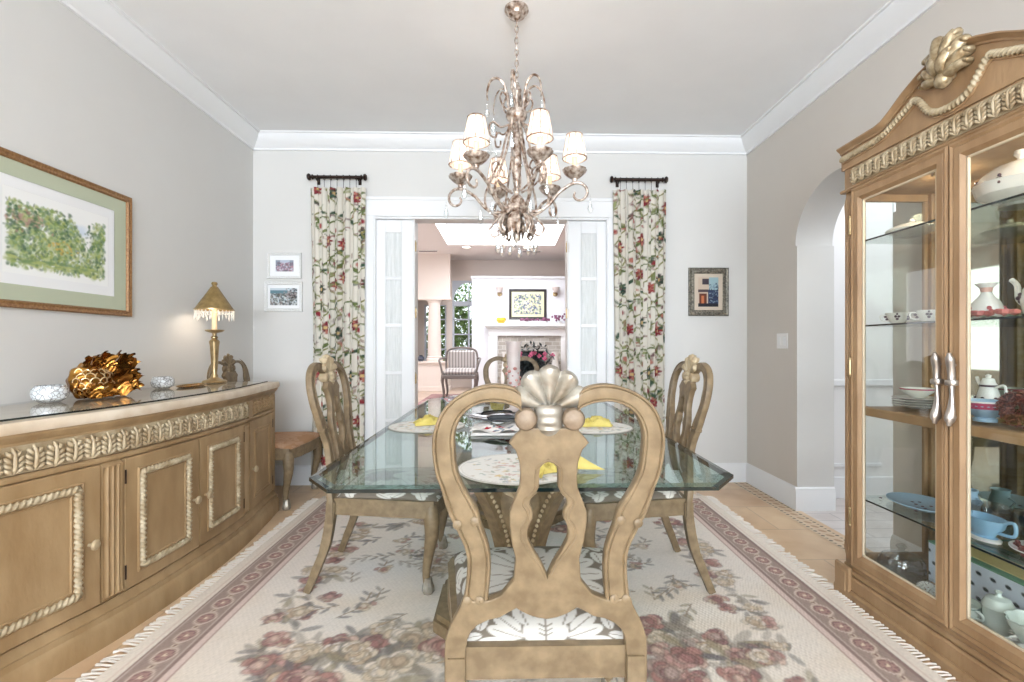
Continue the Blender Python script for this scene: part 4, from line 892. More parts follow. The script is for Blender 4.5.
def curtain(xc, label, rlabel, seed):
    cv = curtain_cv(seed); th = thing('floral_curtain', (xc, YB-.062, 0), label, 'curtain', 'floral curtains beside the doorway')
    m = MB(); W_, Ht = .475, 2.57
    def P(u, v):
        a = u*2*PI*7.0; amp = .034*(.8+.2*math.sin(u*9+seed)); s_ = (1-.05*math.sin(PI*v))
        x = (u-.5)*W_*s_+.009*math.sin(a*2+1)+.012*math.sin(v*3+u*5)*(1-v); y = amp*math.sin(a+.5*math.sin(v*2.5))+.006*math.sin(a*3+v*6)
        return (x, y, .025+Ht*v)
    cv.grid(m, P); m.build('cloth', CURT, th, ang=180)
    rd = thing('curtain_rod', (xc, YB, 2.685), rlabel, 'curtain rod', 'short bronze curtain rods'); m = MB(); m.tube([(-.205, -.062, 0), (.205, -.062, 0)], .014, 16); m.build('rod', BRONZE, rd)
    for s in (-1, 1):
        q = MB(); q.lathe([(.001, 0), (.014, 0), (.022, .008), (.022, .014), (.012, .018), (.012, .024), (.026, .032), (.03, .044), (.022, .054), (.001, .058)], (0, 0, 0), 18, axis='x')
        if s < 0: q.v = [(-x, y, z) for x, y, z in q.v]
        q.v = [(x+s*.2, y-.062, z) for x, y, z in q.v]; q.build('finial', BRONZE, rd)
        q = MB(); q.tube([(s*.18, -.001, -.02), (s*.18, -.05, -.02), (s*.18, -.062, -.012)], .007, 8); q.cbox(s*.18-.014, s*.18+.014, -.008, -.001, -.05, .02, .003); q.build('bracket', BRONZE, rd)
    for k in range(7):
        q = MB(); x = -.165+.33*k/6; q.tube([(x, -.062+.021*math.cos(t), -.004+.021*math.sin(t)) for t in np.linspace(0, 2*PI, 17)[:-1]], .0032, 6, closed=True); q.tube([(x, -.062, -.024), (x, -.062, -.095)], .002, 5); q.build('ring', BRONZE, rd)
curtain(-1.485, 'floral pleated curtain on the left of the doorway, behind the left side chair', 'dark bronze rod above the left curtain', 3)
curtain(1.15, 'floral pleated curtain on the right of the doorway, behind the right side chair', 'dark bronze rod above the right curtain', 11)
# ================================================================ DISPLAY CABINET
CX, CC, HW = 1.665, 1.757, .58         # front plane, middle, half length
cb = thing('display_cabinet', (1.88, CC, 0), 'tall carved wooden display cabinet with glass doors against the right wall', 'cabinet')
KP = lambda u, z, o: (CX-o-1.88, u-CC, z)
BX = 2.12-1.88; fx = CX-1.88
def kb(m, x0, x1, u0, u1, z0, z1, c=.003): return m.cbox(x0-1.88, x1-1.88, u0-CC, u1-CC, z0, z1, c)
E0, E1 = CC-HW, CC+HW
m = MB(); kb(m, 1.645, 2.125, E0-.03, E1+.025, 0, .11, .008); kb(m, 1.652, 2.125, E0-.02, E1+.02, .11, .135, .01); kb(m, 1.66, 2.12, E0, E1, .135, .158, .004)
m.sweep(KP, [(-.02, 0), (.034, 0), (.034, .035), (.027, .045), (.027, .05), (-.02, .05)], E0-.035, E1+.03, 1); m.build('plinth', KWOOD, cb, ang=25)
for s, (u0, u1) in enumerate(((E0-.02, E0+.065), (E1-.065, E1+.01))):
    m = MB(); kb(m, 1.632, 1.65, u0-.01, u1+.02, .0, .155, .006); kb(m, 1.628, 1.64, u0+.012, u1-.004, .03, .13, .004); m.build('plinth_block', KWOOD, cb)
# corner posts
for u0, u1 in ((E0, E0+.07), (E1-.07, E1)):
    m = MB(); kb(m, CX+.004, CX+.055, u0, u1, .155, 1.98); pil(m, KP, u0+.006, u1-.006, .17, 1.97, 3, .006); m.build('corner_post', KWOOD, cb, ang=50)
for u in (E0+.015, E1-.015):
    m = MB(); kb(m, 2.07, 2.12, u-.025 if u > CC else u-.015, u+.015 if u > CC else u+.025, .155, 1.98); m.build('rear_post', KWOOD, cb)
# side glass panels and their rails
for u in (E0+.012, E1-.012):
    m = MB(); kb(m, CX+.05, 2.07, u-.01, u+.01, .155, .20); kb(m, CX+.05, 2.07, u-.01, u+.01, 1.93, 1.98); kb(m, CX+.05, CX+.075, u-.01, u+.01, .2, 1.93); kb(m, 2.05, 2.07, u-.01, u+.01, .2, 1.93); r = m.build('side_frame', KWOOD, cb)
    m = MB(); m.box(CX+.075-1.88, 2.05-1.88, u-CC-.002, u-CC+.002, .2, 1.93); m.build('side_glass', GLASS, r, False)
m = MB(); kb(m, 2.10, 2.13, E0, E1, .1, 2.19); m.build('back_panel', KWOOD, cb)
m = MB()
for a, b in ((E0+.03, CC-.03), (CC+.03, E1-.03)): m.box(2.092-1.88, 2.099-1.88, a-CC, b-CC, .17, 1.93)
m.build('back_mirror', MIRROR, cb, False)
m = MB(); kb(m, CX+.01, 2.10, E0, E1, .145, .165); kb(m, CX+.01, 2.10, E0, E1, 1.965, 2.0); m.build('deck', KWOOD, cb)
# wooden middle shelf
m = MB(); kb(m, 1.668, 1.71, E0+.07, E1-.03, .895, .935); kb(m, 1.7, 2.09, E0+.03, E1-.03, .905, .925); m.build('wood_shelf', KWOOD, cb)
SHZ = (.49, 1.32, 1.725)
for z in SHZ:
    m = MB(); kb(m, 1.70, 2.088, E0+.03, E1-.03, z-.007, z, .001); s_ = m.build('glass_shelf', SHELFG, cb, False)
    m = MB(); kb(m, 1.698, 1.701, E0+.03, E1-.03, z-.0075, z+.0003, .0008); m.build('shelf_edge', EDGEG, s_, False)
# frieze, cornice and pediment
m = MB(); kb(m, CX-.002, 2.12, E0, E1, 1.978, 2.19); m.sweep(KP, [(-.01, 1.972), (.012, 1.972), (.018, 1.98), (.012, 1.988), (-.01, 1.99)], E0-.012, E1+.012, 1); m.build('frieze_board', KWOOD, cb, ang=25)
m = MB(); L = 2*HW-.12; lw = .047; leaves(m, lambda u, z, o: KP(u, z, o+.003), E0+.06, E1-.06, 2.0, 2.075); m.build('carved_frieze', CARVE, cb, ang=70)
ptab = [(0, 2.325), (.06, 2.322), (.12, 2.305), (.2, 2.268), (.27, 2.225), (.31, 2.205), (.345, 2.198), (HW+.03, 2.195)]
pz = lerp_tab(ptab); us = [(-HW-.01+(2*HW+.02)*i/80) for i in range(81)]
m = MB(); m.prism([(CC+u-CC, pz(abs(u))-.012) for u in us]+[(HW+.01, 2.085), (-HW-.01, 2.085)], 'x', CX-.01-1.88, 1.70-1.88); m.build('pediment', KWOOD, cb, ang=30)
m = MB(); k_ = [(0, -.032), (.016, -.03), (.018, -.022), (.028, -.014), (.036, -.006), (.036, 0), (-.10, 0), (-.10, -.032)]; vs = []
for u in us:
    for o, dz_ in k_: vs.append((fx-o, u, pz(abs(u))+dz_))
k = len(k_); n = len(us); m.add(vs, [(i*k+j, i*k+(j+1) % k, (i+1)*k+(j+1) % k, (i+1)*k+j) for i in range(n-1) for j in range(k)]+[tuple(range(k)), tuple((n-1)*k+j for j in range(k))])
m.build('cornice', KWOOD, cb, ang=30)
rtab = [(0, 2.112), (.05, 2.118), (.09, 2.14), (.12, 2.185), (.15, 2.222), (.18, 2.205), (.25, 2.175), (.31, 2.148), (.37, 2.14), (HW, 2.137)]
rz = smooth_tab(rtab, .008)
m = MB(); pts = [(fx-.016, u, rz(abs(u))) for u in np.linspace(-HW, HW, 520)]; m.tube(pts, .012, 10, rope=.26, turns=380); m.build('rope_moulding', ROPE, cb, ang=80)
m = MB(); m.tube([(fx-.012, u, rz(abs(u))-.017) for u in np.linspace(-HW, HW, 120)], .005, 6); m.build('bead', KWOOD, cb)
# carved crest: fanned acanthus
m = MB()
for i, (a, L_, w0) in enumerate([(-75, .085, .017), (-55, .105, .019), (-35, .13, .02), (-14, .155, .022), (8, .16, .024), (30, .135, .02), (52, .108, .019), (74, .085, .017), (-24, .10, .018), (20, .105, .018)]):
    ar = R(a); b0 = 2.215; off = .03 if i < 8 else .048
    pts = cat([(fx-.02, .012*math.sin(ar), b0), (fx-off-.015, .35*L_*math.sin(ar)*1.1, b0+.45*L_*math.cos(ar)), (fx-off-.012, L_*.8*math.sin(ar), b0+.85*L_*math.cos(ar)*1.02), (fx-off+.004, L_*math.sin(ar)*1.05, b0+L_*math.cos(ar)), (fx-off-.02, L_*math.sin(ar)*1.16, b0+L_*math.cos(ar)*.93)], 5)
    rad = np.interp(np.linspace(0, 1, len(pts)), [0, .3, .7, .9, 1], [w0*.7, w0, w0*.9, w0*.6, w0*.35]); m.tube(pts, list(rad), 10, rope=.22, turns=0)
m.ball((fx-.04, 0, 2.215), .028, sz=1.1)
m.build('carved_crest', mat('crest_silvered', (134, 112, 78), .36, .45, (192, 176, 146), 40, .2, 90), cb, ang=80)
# doors
def kdoor(u0, u1, far):
    z0, z1, st = .160, 1.972, .058; d = MB(); g0, g1, h0, h1 = u0+st, u1-st, z0+.075, z1-.065
    prof = [(0, 0), (0, .018), (.15, .024), (.30, .018), (.38, .022), (.62, .020), (.78, .022), (1, .006), (1, 0)]
    cs = [(u0, z0, g0, h0), (u1, z0, g1, h0), (u1, z1, g1, h1), (u0, z1, g0, h1)]; k = len(prof); vs = []
    for a, b, c, e in cs:
        for t, o in prof: vs.append(KP(a+(c-a)*t, b+(e-b)*t, o))
    d.add(vs, [(i*k+j, i*k+(j+1) % k, ((i+1) % 4)*k+(j+1) % k, ((i+1) % 4)*k+j) for i in range(4) for j in range(k)]); dd = d.build('door', KWOOD, cb, ang=20)
    q = MB(); q.add([KP(a+(c-a), b+(e-b), o) for a, b, c, e in cs for o in (.0,)]+[KP(c+(.008 if c < (u0+u1)/2 else -.008), e+(.008 if e < 1 else -.008), .003) for a, b, c, e in cs], [(i, (i+1) % 4, 4+(i+1) % 4, 4+i) for i in range(4)])
    q = MB(); q.box(fx-.004, fx+.0, g0-CC-.004, g1-CC+.004, h0-.004, h1+.004); q.build('glass_pane', GLASS, dd, False)
    lip = MB()
    for a, b, c, e in ((g0, g0+.007, h0, h1), (g1-.007, g1, h0, h1), (g0, g1, h0, h0+.007), (g0, g1, h1-.007, h1)): lip.cbox(fx-.009, fx+.002, a-CC, b-CC, c, e, .001)
    lip.build('glazing_bead', mat('pale_bead', (206, 190, 164), .5) if 'pale_bead' not in bpy.data.materials else bpy.data.materials['pale_bead'], dd)
    hu = (u0+.028 if far else u1-.028)-CC; m = MB(); n = 28; zs_ = np.linspace(.925, 1.195, n); rads = np.interp(np.linspace(0, 1, n), [0, .04, .09, .25, .45, .6, .8, .92, 1], [.006, .009, .018, .012, .0095, .011, .013, .017, .007])
    m.tube([(fx-.045+.012*math.cos((i/(n-1)-.5)*PI), hu, z) for i, z in enumerate(zs_)], list(rads), 14, rope=.14, flat=.8)
    for z in (1.15, .96): m.tube([(fx-.02, hu, z), (fx-.045, hu, z)], .006, 8)
    m.lathe([(.008, -.012), (.019, -.009), (.021, 0), (.019, .009), (.008, .012)], (fx-.035, hu, 1.085), 16)
    m.build('door_handle', PEWTER, dd, ang=60)
    hz = u1+.004 if far else u0-.004
    for z in (.40, 1.12, 1.80):
        q = MB(); q.tube([(fx-.022, hz-CC, z-.035), (fx-.022, hz-CC, z+.035)], .005, 8); q.ball((fx-.022, hz-CC, z+.04), .007, 8); q.ball((fx-.022, hz-CC, z-.04), .007, 8); q.build('hinge', BRASS, dd)
kdoor(CC+.002, E1-.07, True); kdoor(E0+.07, CC-.002, False)
for u in (CC-.25, CC+.25):
    q = MB(); q.lathe([(.035, -.012), (.05, -.01), (.052, 0), (.035, 0)], (1.88-1.88, u-CC, 1.965), 24); r = q.build('puck_light', BRASS, cb)
    q = MB(); q.lathe([(.001, -.006), (.036, -.008)], (0, u-CC, 1.965), 20); q.build('lens', mat('puck_glow', (255, 238, 206), .5, emit=5) if 'puck_glow' not in bpy.data.materials else bpy.data.materials['puck_glow'], r)
    point('cabinet_lamp', (1.88, u, 1.935), 2.2, (1, .88, .70), .03)
# ---- china
def china(name, x, y, z, prof, label, cat_, mt=None, n=28, group=None, **kw):
    th = thing(name, (x, y, z+.001), label, cat_, group); MB().lathe(prof, n=n, **kw).build('body', mt or CHINA, th); return th
def handle(th, pts, r=.004, mt=None, nm='handle'): q = MB(); q.tube(cat(pts, 5), r, 8); q.build(nm, mt or CHINA, th)
def spots(th, r, z, cols, k=6, s=.007, zz=.012, nm='painted_flowers', f=.97):
    q = MB(); 
    for i in range(k):
        a = i*2*PI/k+.3
        for j in range(4): b = j*PI/2; q.ball((r*f*math.cos(a+.0)+0, r*f*math.sin(a)+s*math.cos(b), z+zz*math.sin(b)), s, 6)
    q.build(nm, cols, th)
def band(th, r0, r1, z0, z1, mt, nm='band'): MB().lathe([(r0, z0), (r0+.0008, z0), (r1+.0008, z1), (r1, z1)], n=32).build(nm, mt, th)
z1, z2, z3, zb_, zw = SHZ[2], SHZ[1], SHZ[0], .165, .935
FLD = mat('flower_dark', (80, 58, 70), .4); FLR = mat('flower_red', (180, 84, 86), .4)
# top shelf
th = china('covered_dish', 1.86, 2.17, z1, [(.001, 0), (.05, 0), (.095, .022), (.10, .03), (.085, .04), (.05, .055), (.02, .062), (.001, .063)], 'low white covered dish on the top shelf behind the far cabinet door', 'dish'); MB().ball((0, 0, .07), .012).build('knob', CHINA, th)
th = china('soup_tureen', 1.86, 1.70, z1, [(.001, 0), (.06, 0), (.055, .012), (.07, .02), (.115, .05), (.125, .085), (.128, .09), (.12, .095), (.105, .12), (.07, .15), (.03, .165), (.001, .168)], 'large ribbed white soup tureen with lid on the top shelf behind the near door', 'tureen', flute=.04, nf=14)
MB().lathe([(.001, .165), (.012, .166), (.008, .176), (.018, .19), (.016, .205), (.001, .21)], n=16).build('lid_knob', CHINA, th)
for s in (-1, 1): handle(th, [(0, s*.12, .05), (0, s*.155, .07), (0, s*.15, .095), (0, s*.12, .09)], .007)
spots(th, .125, .09, FLD, 8, .006)
# second shelf
for i, (x, y, rz_) in enumerate(((1.85, 2.24, 1.2), (1.85, 2.07, 1.2), (1.93, 1.90, .5))):
    th = china('tea_cup', x, y, z2, [(.001, 0), (.022, 0), (.022, .006), (.035, .02), (.043, .042), (.047, .056), (.044, .056), (.038, .035), (.03, .018), (.001, .012)], ['white tea cup with dark flowers, at the far end of the upper shelf', 'white tea cup beside the door handles on the upper shelf', 'white tea cup half hidden behind the bud vase'][i], 'cup', group='tea cups in the cabinet'); th.rotation_euler.z = rz_
    handle(th, [(0, .04, .046), (0, .066, .045), (0, .062, .022), (0, .034, .018)], .0035); spots(th, .043, .038, FLD, 5, .006)
th = china('bud_vase', 1.83, 1.795, z2, [(.001, 0), (.03, 0), (.045, .012), (.052, .035), (.042, .065), (.022, .09), (.015, .105), (.018, .12), (.034, .138), (.03, .138), (.012, .12), (.001, .118)], 'white bud vase with a flared pink lip on the upper shelf', 'vase')
band(th, .0155, .019, .105, .122, mat('vase_pink', (214, 170, 154), .3)); spots(th, .05, .03, FLR, 5, .008)
th = china('coffee_pot', 1.87, 1.635, z2, [(.001, 0), (.035, 0), (.05, .02), (.058, .06), (.05, .10), (.034, .135), (.03, .15), (.034, .152), (.02, .168), (.008, .175), (.011, .186), (.001, .192)], 'white flowered coffee pot with a curved spout on the upper shelf', 'pot')
handle(th, [(0, .05, .04), (0, .08, .07), (0, .085, .12), (0, .105, .145)], .009, nm='spout'); handle(th, [(0, -.045, .04), (0, -.09, .06), (0, -.08, .12), (0, -.035, .14)], .006); spots(th, .056, .07, FLD, 6, .008)
def rosebunch(x, y, z, label):
    th = thing('china_rose', (x, y, z+.001), label, 'ornament', 'china roses'); q = MB()
    for i in range(5):
        a = i*2.4; c = (.022*math.cos(a), .022*math.sin(a), .016+.004*(i % 2))
        for j in range(3): q.lathe([(.002, -.008), (.014-.003*j, -.002), (.015-.004*j, .008+.002*j), (.012-.004*j, .006)], c, 10, flute=.15, nf=5)
    q.build('petals', mat('rose_china', (190, 96, 92), .4, 0, (210, 130, 116), 60) if 'rose_china' not in bpy.data.materials else bpy.data.materials['rose_china'], th)
    q = MB(); [q.lathe([(.001, 0), (.02, .003), (.001, .006)], (.04*math.cos(a), .04*math.sin(a), .002), 8, sy=.5) for a in (0, 2, 4)]; q.build('leaves', mat('china_leaf', (86, 110, 80), .4) if 'china_leaf' not in bpy.data.materials else bpy.data.materials['china_leaf'], th)
rosebunch(1.765, 1.745, z2, 'china rose cluster in front of the bud vase'); rosebunch(1.765, 1.655, z2, 'china rose cluster between the bud vase and the coffee pot')
# wooden shelf
for i in range(4):
    th = china('saucer', 1.88, 2.16, zw+.011*i, [(.001, 0), (.045, 0), (.05, .003), (.095, .013), (.095, .016), (.05, .006), (.001, .004)], 'gold edged saucer, number %s up in the stack behind the far door handles' % ['one', 'two', 'three', 'four'][i], 'saucer', group='stacked saucers'); band(th, .093, .096, .0125, .0135, PINK if i == 3 else BRASS, 'rim_band')
th = china('rice_bowl', 1.88, 2.16, zw+.046, [(.001, 0), (.025, 0), (.03, .006), (.06, .03), (.068, .045), (.064, .045), (.055, .03), (.001, .01)], 'white bowl with a pink rim on top of the saucer stack', 'bowl'); band(th, .064, .0685, .038, .044, PINK)
th = china('porcelain_jug', 1.91, 1.865, zw+.03, [(.001, 0), (.04, 0), (.044, .01), (.034, .06), (.025, .095), (.027, .1), (.022, .11), (.018, .125), (.008, .128), (.010, .138), (.001, .143)], 'slim white jug with blue flowers standing behind the pink banded bowl', 'jug')
handle(th, [(0, -.028, .09), (0, -.062, .10), (0, -.065, .06), (0, -.036, .045)], .0045); handle(th, [(0, .022, .085), (0, .038, .105), (0, .048, .128)], .006, nm='spout'); spots(th, .039, .035, FLD, 6, .006); band(th, .0255, .0275, .092, .1, FLD)
MB().lathe([(.001, -.03), (.04, -.03), (.045, -.01), (.04, 0), (.001, 0)], n=20).build('stand', CHINA, th)
th = china('footed_bowl', 1.80, 1.77, zw, [(.001, 0), (.035, 0), (.035, .01), (.028, .015), (.05, .03), (.078, .06), (.084, .078), (.080, .078), (.06, .04), (.001, .022)], 'white footed bowl with a wide pink band at the front of the middle shelf', 'bowl', CHINAB); band(th, .072, .0835, .05, .073, PINK); band(th, .083, .0845, .0735, .079, CHINA, 'rim')
th = china('sugar_bowl', 1.90, 1.96, zw, [(.001, 0), (.028, 0), (.042, .02), (.045, .045), (.035, .06), (.015, .07), (.01, .08), (.001, .084)], 'small white lidded sugar bowl behind the pink banded bowl', 'bowl')
th = china('dinner_plate', 1.95, 1.68, zw, [(.001, 0), (.08, 0), (.13, .018), (.13, .022), (.08, .004), (.001, .003)], 'white plate with a pink edge lying at the back of the middle shelf', 'plate'); band(th, .126, .131, .0165, .0185, PINK)
th = thing('berry_wreath', (1.77, 1.63, zw+.001), 'round brown bristly wreath on the middle shelf by the near door', 'wreath'); q = MB(); rr_ = np.random.RandomState(5)
for i in range(420):
    a = rr_.rand()*2*PI; b = rr_.rand()*2*PI; d = Vector((math.cos(b)*.022*.8, math.cos(a)*(.04+.022*math.sin(b)), .065+math.sin(a)*(.04+.022*math.sin(b)))); e = Vector((rr_.normal(), rr_.normal(), rr_.normal()*.8))*.008
    q.tube([d, d+e], [.0032, .0008], 4)
q.build('bristles', mat('wreath_brown', (96, 46, 38), .8, 0, (140, 84, 70), 80), th)
q = MB(); q.tube([(0, .04*math.cos(a), .065+.04*math.sin(a)) for a in np.linspace(0, 2*PI, 25)[:-1]], .018, 10, closed=True); q.build('ring', mat('wreath_core', (74, 38, 32), .9), th)
# lower glass shelf
th = china('oval_platter', 1.87, 2.13, z3, [(.001, .0), (.08, 0), (.085, .004), (.13, .02), (.13, .024), (.085, .008), (.001, .004)], 'large oval pale blue platter on the lower glass shelf behind the far door', 'platter', CHINAB, 36, sx=.9, sy=1.1)
q = MB(); rr_ = np.random.RandomState(8)
for i in range(12): q.ball((.07*rr_.normal()*.6, .08*rr_.normal()*.6, .006), .008, 6, sz=.3)
q.build('painted_flowers', FLD, th)
th = china('cream_jug', 2.02, 2.06, z3, [(.001, 0), (.03, 0), (.04, .02), (.04, .05), (.03, .08), (.034, .10), (.03, .10), (.026, .08), (.001, .07)], 'small pale blue jug behind the oval platter', 'jug', CHINAB); handle(th, [(0, -.036, .07), (0, -.06, .06), (0, -.036, .03)], .004, CHINAB)
th = china('gravy_boat', 1.80, 1.775, z3, [(.001, 0), (.042, 0), (.044, .008), (.03, .018), (.036, .03), (.055, .055), (.062, .085), (.058, .085), (.045, .05), (.001, .03)], 'glossy light blue gravy boat with a white foot at the front of the lower shelf', 'gravy boat', mat('gravy_blue', (146, 188, 216), .12), sx=.8, sy=1.25)
handle(th, [(0, -.07, .08), (0, -.11, .095), (0, -.11, .05), (0, -.055, .04)], .006, bpy.data.materials['gravy_blue']); handle(th, [(0, .06, .075), (0, .085, .088), (0, .1, .098)], .016, bpy.data.materials['gravy_blue'], 'lip')
MB().lathe([(.046, -.0005), (.048, .007), (.04, .012), (.03, .0125)], n=28, sx=.8, sy=1.25).build('foot', CHINA, th)
for i, (x, y) in enumerate(((1.92, 1.87), (1.97, 1.76), (2.0, 1.60))):
    th = china('glass_bowl', x, y, z3, [(.001, 0), (.03, 0), (.05, .02), (.058, .06), (.06, .095), (.057, .095), (.053, .06), (.045, .022), (.001, .006)], ['cut glass bowl behind the blue gravy boat', 'cut glass bowl at the right of the blue gravy boat', 'cut glass bowl at the back of the lower shelf by the mirror'][i], 'bowl', CRYST2, group='cut glass bowls', flute=.05, nf=12)
th = china('soup_plate', 1.85, 1.61, z3, [(.001, 0), (.05, 0), (.09, .02), (.09, .024), (.05, .006), (.001, .004)], 'white soup plate with brown flowers at the near end of the lower glass shelf', 'plate'); spots(th, .07, .018, mat('flower_brown', (120, 60, 56), .4), 7, .008)
th = china('tea_cup', 1.85, 1.61, z3+.006, [(.001, 0), (.022, 0), (.038, .02), (.046, .05), (.043, .05), (.035, .02), (.001, .008)], 'white cup with brown flowers standing in the soup plate', 'cup'); spots(th, .042, .035, bpy.data.materials['flower_brown'], 5, .007)
# cabinet floor
th = thing('butter_dome', (1.82, 2.18, zb_+.001), 'cut crystal butter dish with domed lid on the cabinet floor behind the far door', 'dish')
MB().lathe([(.001, 0), (.11, 0), (.125, .012), (.12, .014), (.001, .008)], n=32, sy=.9).build('plate', CRYST2, th)
MB().lathe([(.088, .012), (.092, .02), (.09, .06), (.075, .085), (.03, .10), (.012, .105), (.012, .115), (.022, .125), (.014, .137), (.001, .139)], n=32, flute=.06, nf=16, sy=.85).build('dome', CRYST2, th)
SPB = painted('spotted_box', .6)
def box_thing(x, y, z, sx, sy, h, label):
    th = thing('porcelain_box', (x, y, z+.001), label, 'box'); MB().cbox(-sx/2+.001, sx/2-.001, -sy/2+.001, sy/2-.001, 0, h, .003).build('carton', mat('box_white', (206, 214, 226), .6) if 'box_white' not in bpy.data.materials else bpy.data.materials['box_white'], th)
    for f_, (w_, P) in enumerate(((sy, lambda u, v: (-sx/2, sy*(u-.5), h*v)), (sx, lambda u, v: (sx*(u-.5), sy/2, h*v)))):
        c = Canvas(w_, h, .004, (220, 228, 240)); k = max(int(w_/.055), 1)
        for i in range(k+1):
            for j in range(3):
                X, Y_ = (i+.5*(j % 2))*w_/k, h*(.2+.3*j); c.blob(X, Y_, .014, .009, .2, (44, 48, 62), 1, .3); c.blob(X, Y_, .007, .004, 0, (70, 90, 84))
        q = MB(); c.grid(q, P); q.build('printed_side', SPB, th, False)
    q = MB(); q.cbox(-sx/2-.002, sx/2+.002, -sy/2-.002, sy/2+.002, h, h+.008, .002); q.build('lid', mat('box_green', (110, 160, 130), .5) if 'box_green' not in bpy.data.materials else bpy.data.materials['box_green'], th)
    q = MB(); q.cbox(-sx/2+.03, sx/2-.03, -sy/2+.03, sy/2-.03, h+.008, h+.012, .002); q.build('lid_panel', mat('box_yellow', (226, 204, 140), .6) if 'box_yellow' not in bpy.data.materials else bpy.data.materials['box_yellow'], th)
box_thing(1.985, 1.89, zb_, .18, .46, .17, 'pale blue box with dark oval motifs and a yellow lid on the cabinet floor')
th = china('lidded_canister', 1.81, 1.73, zb_, [(.001, 0), (.042, 0), (.045, .01), (.045, .085), (.048, .09), (.046, .10), (.035, .122), (.012, .13), (.008, .138), (.011, .148), (.001, .153)], 'white domed canister standing behind the celadon pot', 'canister', CHINAG)
th = china('celadon_pot', 1.755, 1.815, zb_, [(.001, 0), (.035, 0), (.05, .015), (.057, .04), (.054, .062), (.058, .07), (.054, .07), (.05, .05), (.001, .02)], 'squat celadon pot with two side handles on the cabinet floor', 'pot', CHINAG)
for s in (-1, 1): handle(th, [(0, s*.05, .03), (0, s*.078, .035), (0, s*.078, .055), (0, s*.052, .058)], .005, CHINAG)
band(th, .0545, .056, .06, .064, mat('celadon_line', (120, 150, 136), .3), 'rim_line')
def leafdish(x, y, label, s=1, big=True):
    th = thing('leaf_dish', (x, y, zb_+.001), label, 'dish', 'white leaf ornaments')
    if big: MB().lathe([(.001, .02), (.04, .035), (.075, .10), (.08, .12), (.076, .12), (.06, .075), (.001, .03)], n=36, flute=.1, nf=9).build('bowl', CHINAG, th)
    q = MB()
    for L_ in range(4):
        for k in range(9):
            a = k*2*PI/9+L_*.3; r = (.055+.012*(3-L_))*s; zz = (.012+.02*L_)*s; ca, sa = math.cos(a), math.sin(a)
            q.tube([(.02*s*ca, .02*s*sa, zz), (r*.7*ca, r*.7*sa, zz+.012*s), (r*1.15*ca, r*1.15*sa, zz+.004*s)], [.004*s, .013*s, .003*s], 8, flat=.45)
    q.build('leaves', CHINA, th)
leafdish(1.79, 1.575, 'celadon bowl ringed with white china leaves at the near end of the cabinet floor')
leafdish(1.78, 2.0, 'small white china flower ornament beside the far door stile', .5, False)
# ================================================================ CHANDELIER
chx, chy = .045, 2.62
cd = thing('chandelier', (chx, chy, HC), 'bronze six-arm scroll chandelier with pale shades and crystal drops above the table', 'chandelier')
CH = mat('antique_silver_gold', (112, 84, 64), .34, .5, (222, 210, 198), 40, .15, 80); dzc = -HC
MB().lathe([(.001, 0), (.065, 0), (.066, -.012), (.05, -.025), (.045, -.04), (.02, -.05), (.008, -.062), (.001, -.064)], n=28).build('canopy', CH, cd)
m = MB()
for k in range(11):
    z = -.08-.031*k; pts = [((.009*math.cos(a) if k % 2 else 0), (0 if k % 2 else .009*math.cos(a)), z+.021*math.sin(a)) for a in np.linspace(0, 2*PI, 15)[:-1]]; m.tube(pts, .0026, 6, closed=True)
m.build('chain', CH, cd)
def zz(z): return z-HC
m = MB(); m.lathe([(.001, zz(2.66)), (.012, zz(2.655)), (.02, zz(2.63)), (.026, zz(2.615)), (.02, zz(2.595)), (.010, zz(2.58)), (.009, zz(2.52)), (.03, zz(2.51)), (.052, zz(2.50)), (.054, zz(2.47)), (.046, zz(2.45)), (.022, zz(2.435)), (.018, zz(2.40)), (.024, zz(2.3)), (.026, zz(2.2)), (.018, zz(2.14)), (.02, zz(2.12)), (.010, zz(2.09)), (.02, zz(2.075)), (.012, zz(2.05)), (.03, zz(2.03)), (.04, zz(2.0)), (.06, zz(1.975)), (.064, zz(1.96)), (.045, zz(1.935)), (.02, zz(1.92)), (.016, zz(1.90)), (.03, zz(1.885)), (.024, zz(1.865)), (.012, zz(1.85)), (.022, zz(1.83)), (.014, zz(1.80)), (.006, zz(1.785)), (.001, zz(1.78))], n=24, flute=.08, nf=12); m.build('column', CH, cd, ang=50)
SHF = bpy.data.materials.new('silk_shade'); SHF.use_nodes = True; n_ = SHF.node_tree; n_.nodes.remove(n_.nodes['Principled BSDF']); d1 = n_.nodes.new('ShaderNodeBsdfDiffuse'); d1.inputs[0].default_value = (*lin((226, 208, 198)), 1); t1 = n_.nodes.new('ShaderNodeBsdfTranslucent'); t1.inputs[0].default_value = (*lin((238, 226, 218)), 1); mx_ = n_.nodes.new('ShaderNodeMixShader'); mx_.inputs[0].default_value = .5
n_.links.new(d1.outputs[0], mx_.inputs[1]); n_.links.new(t1.outputs[0], mx_.inputs[2]); n_.links.new(mx_.outputs[0], n_.nodes['Material Output'].inputs[0])
def arc(c, r0, r1, a0, a1, n=14): return [(c[0]+(r0+(r1-r0)*i/n)*math.cos(R(a0+(a1-a0)*i/n)), c[1]+(r0+(r1-r0)*i/n)*math.sin(R(a0+(a1-a0)*i/n))) for i in range(n+1)]
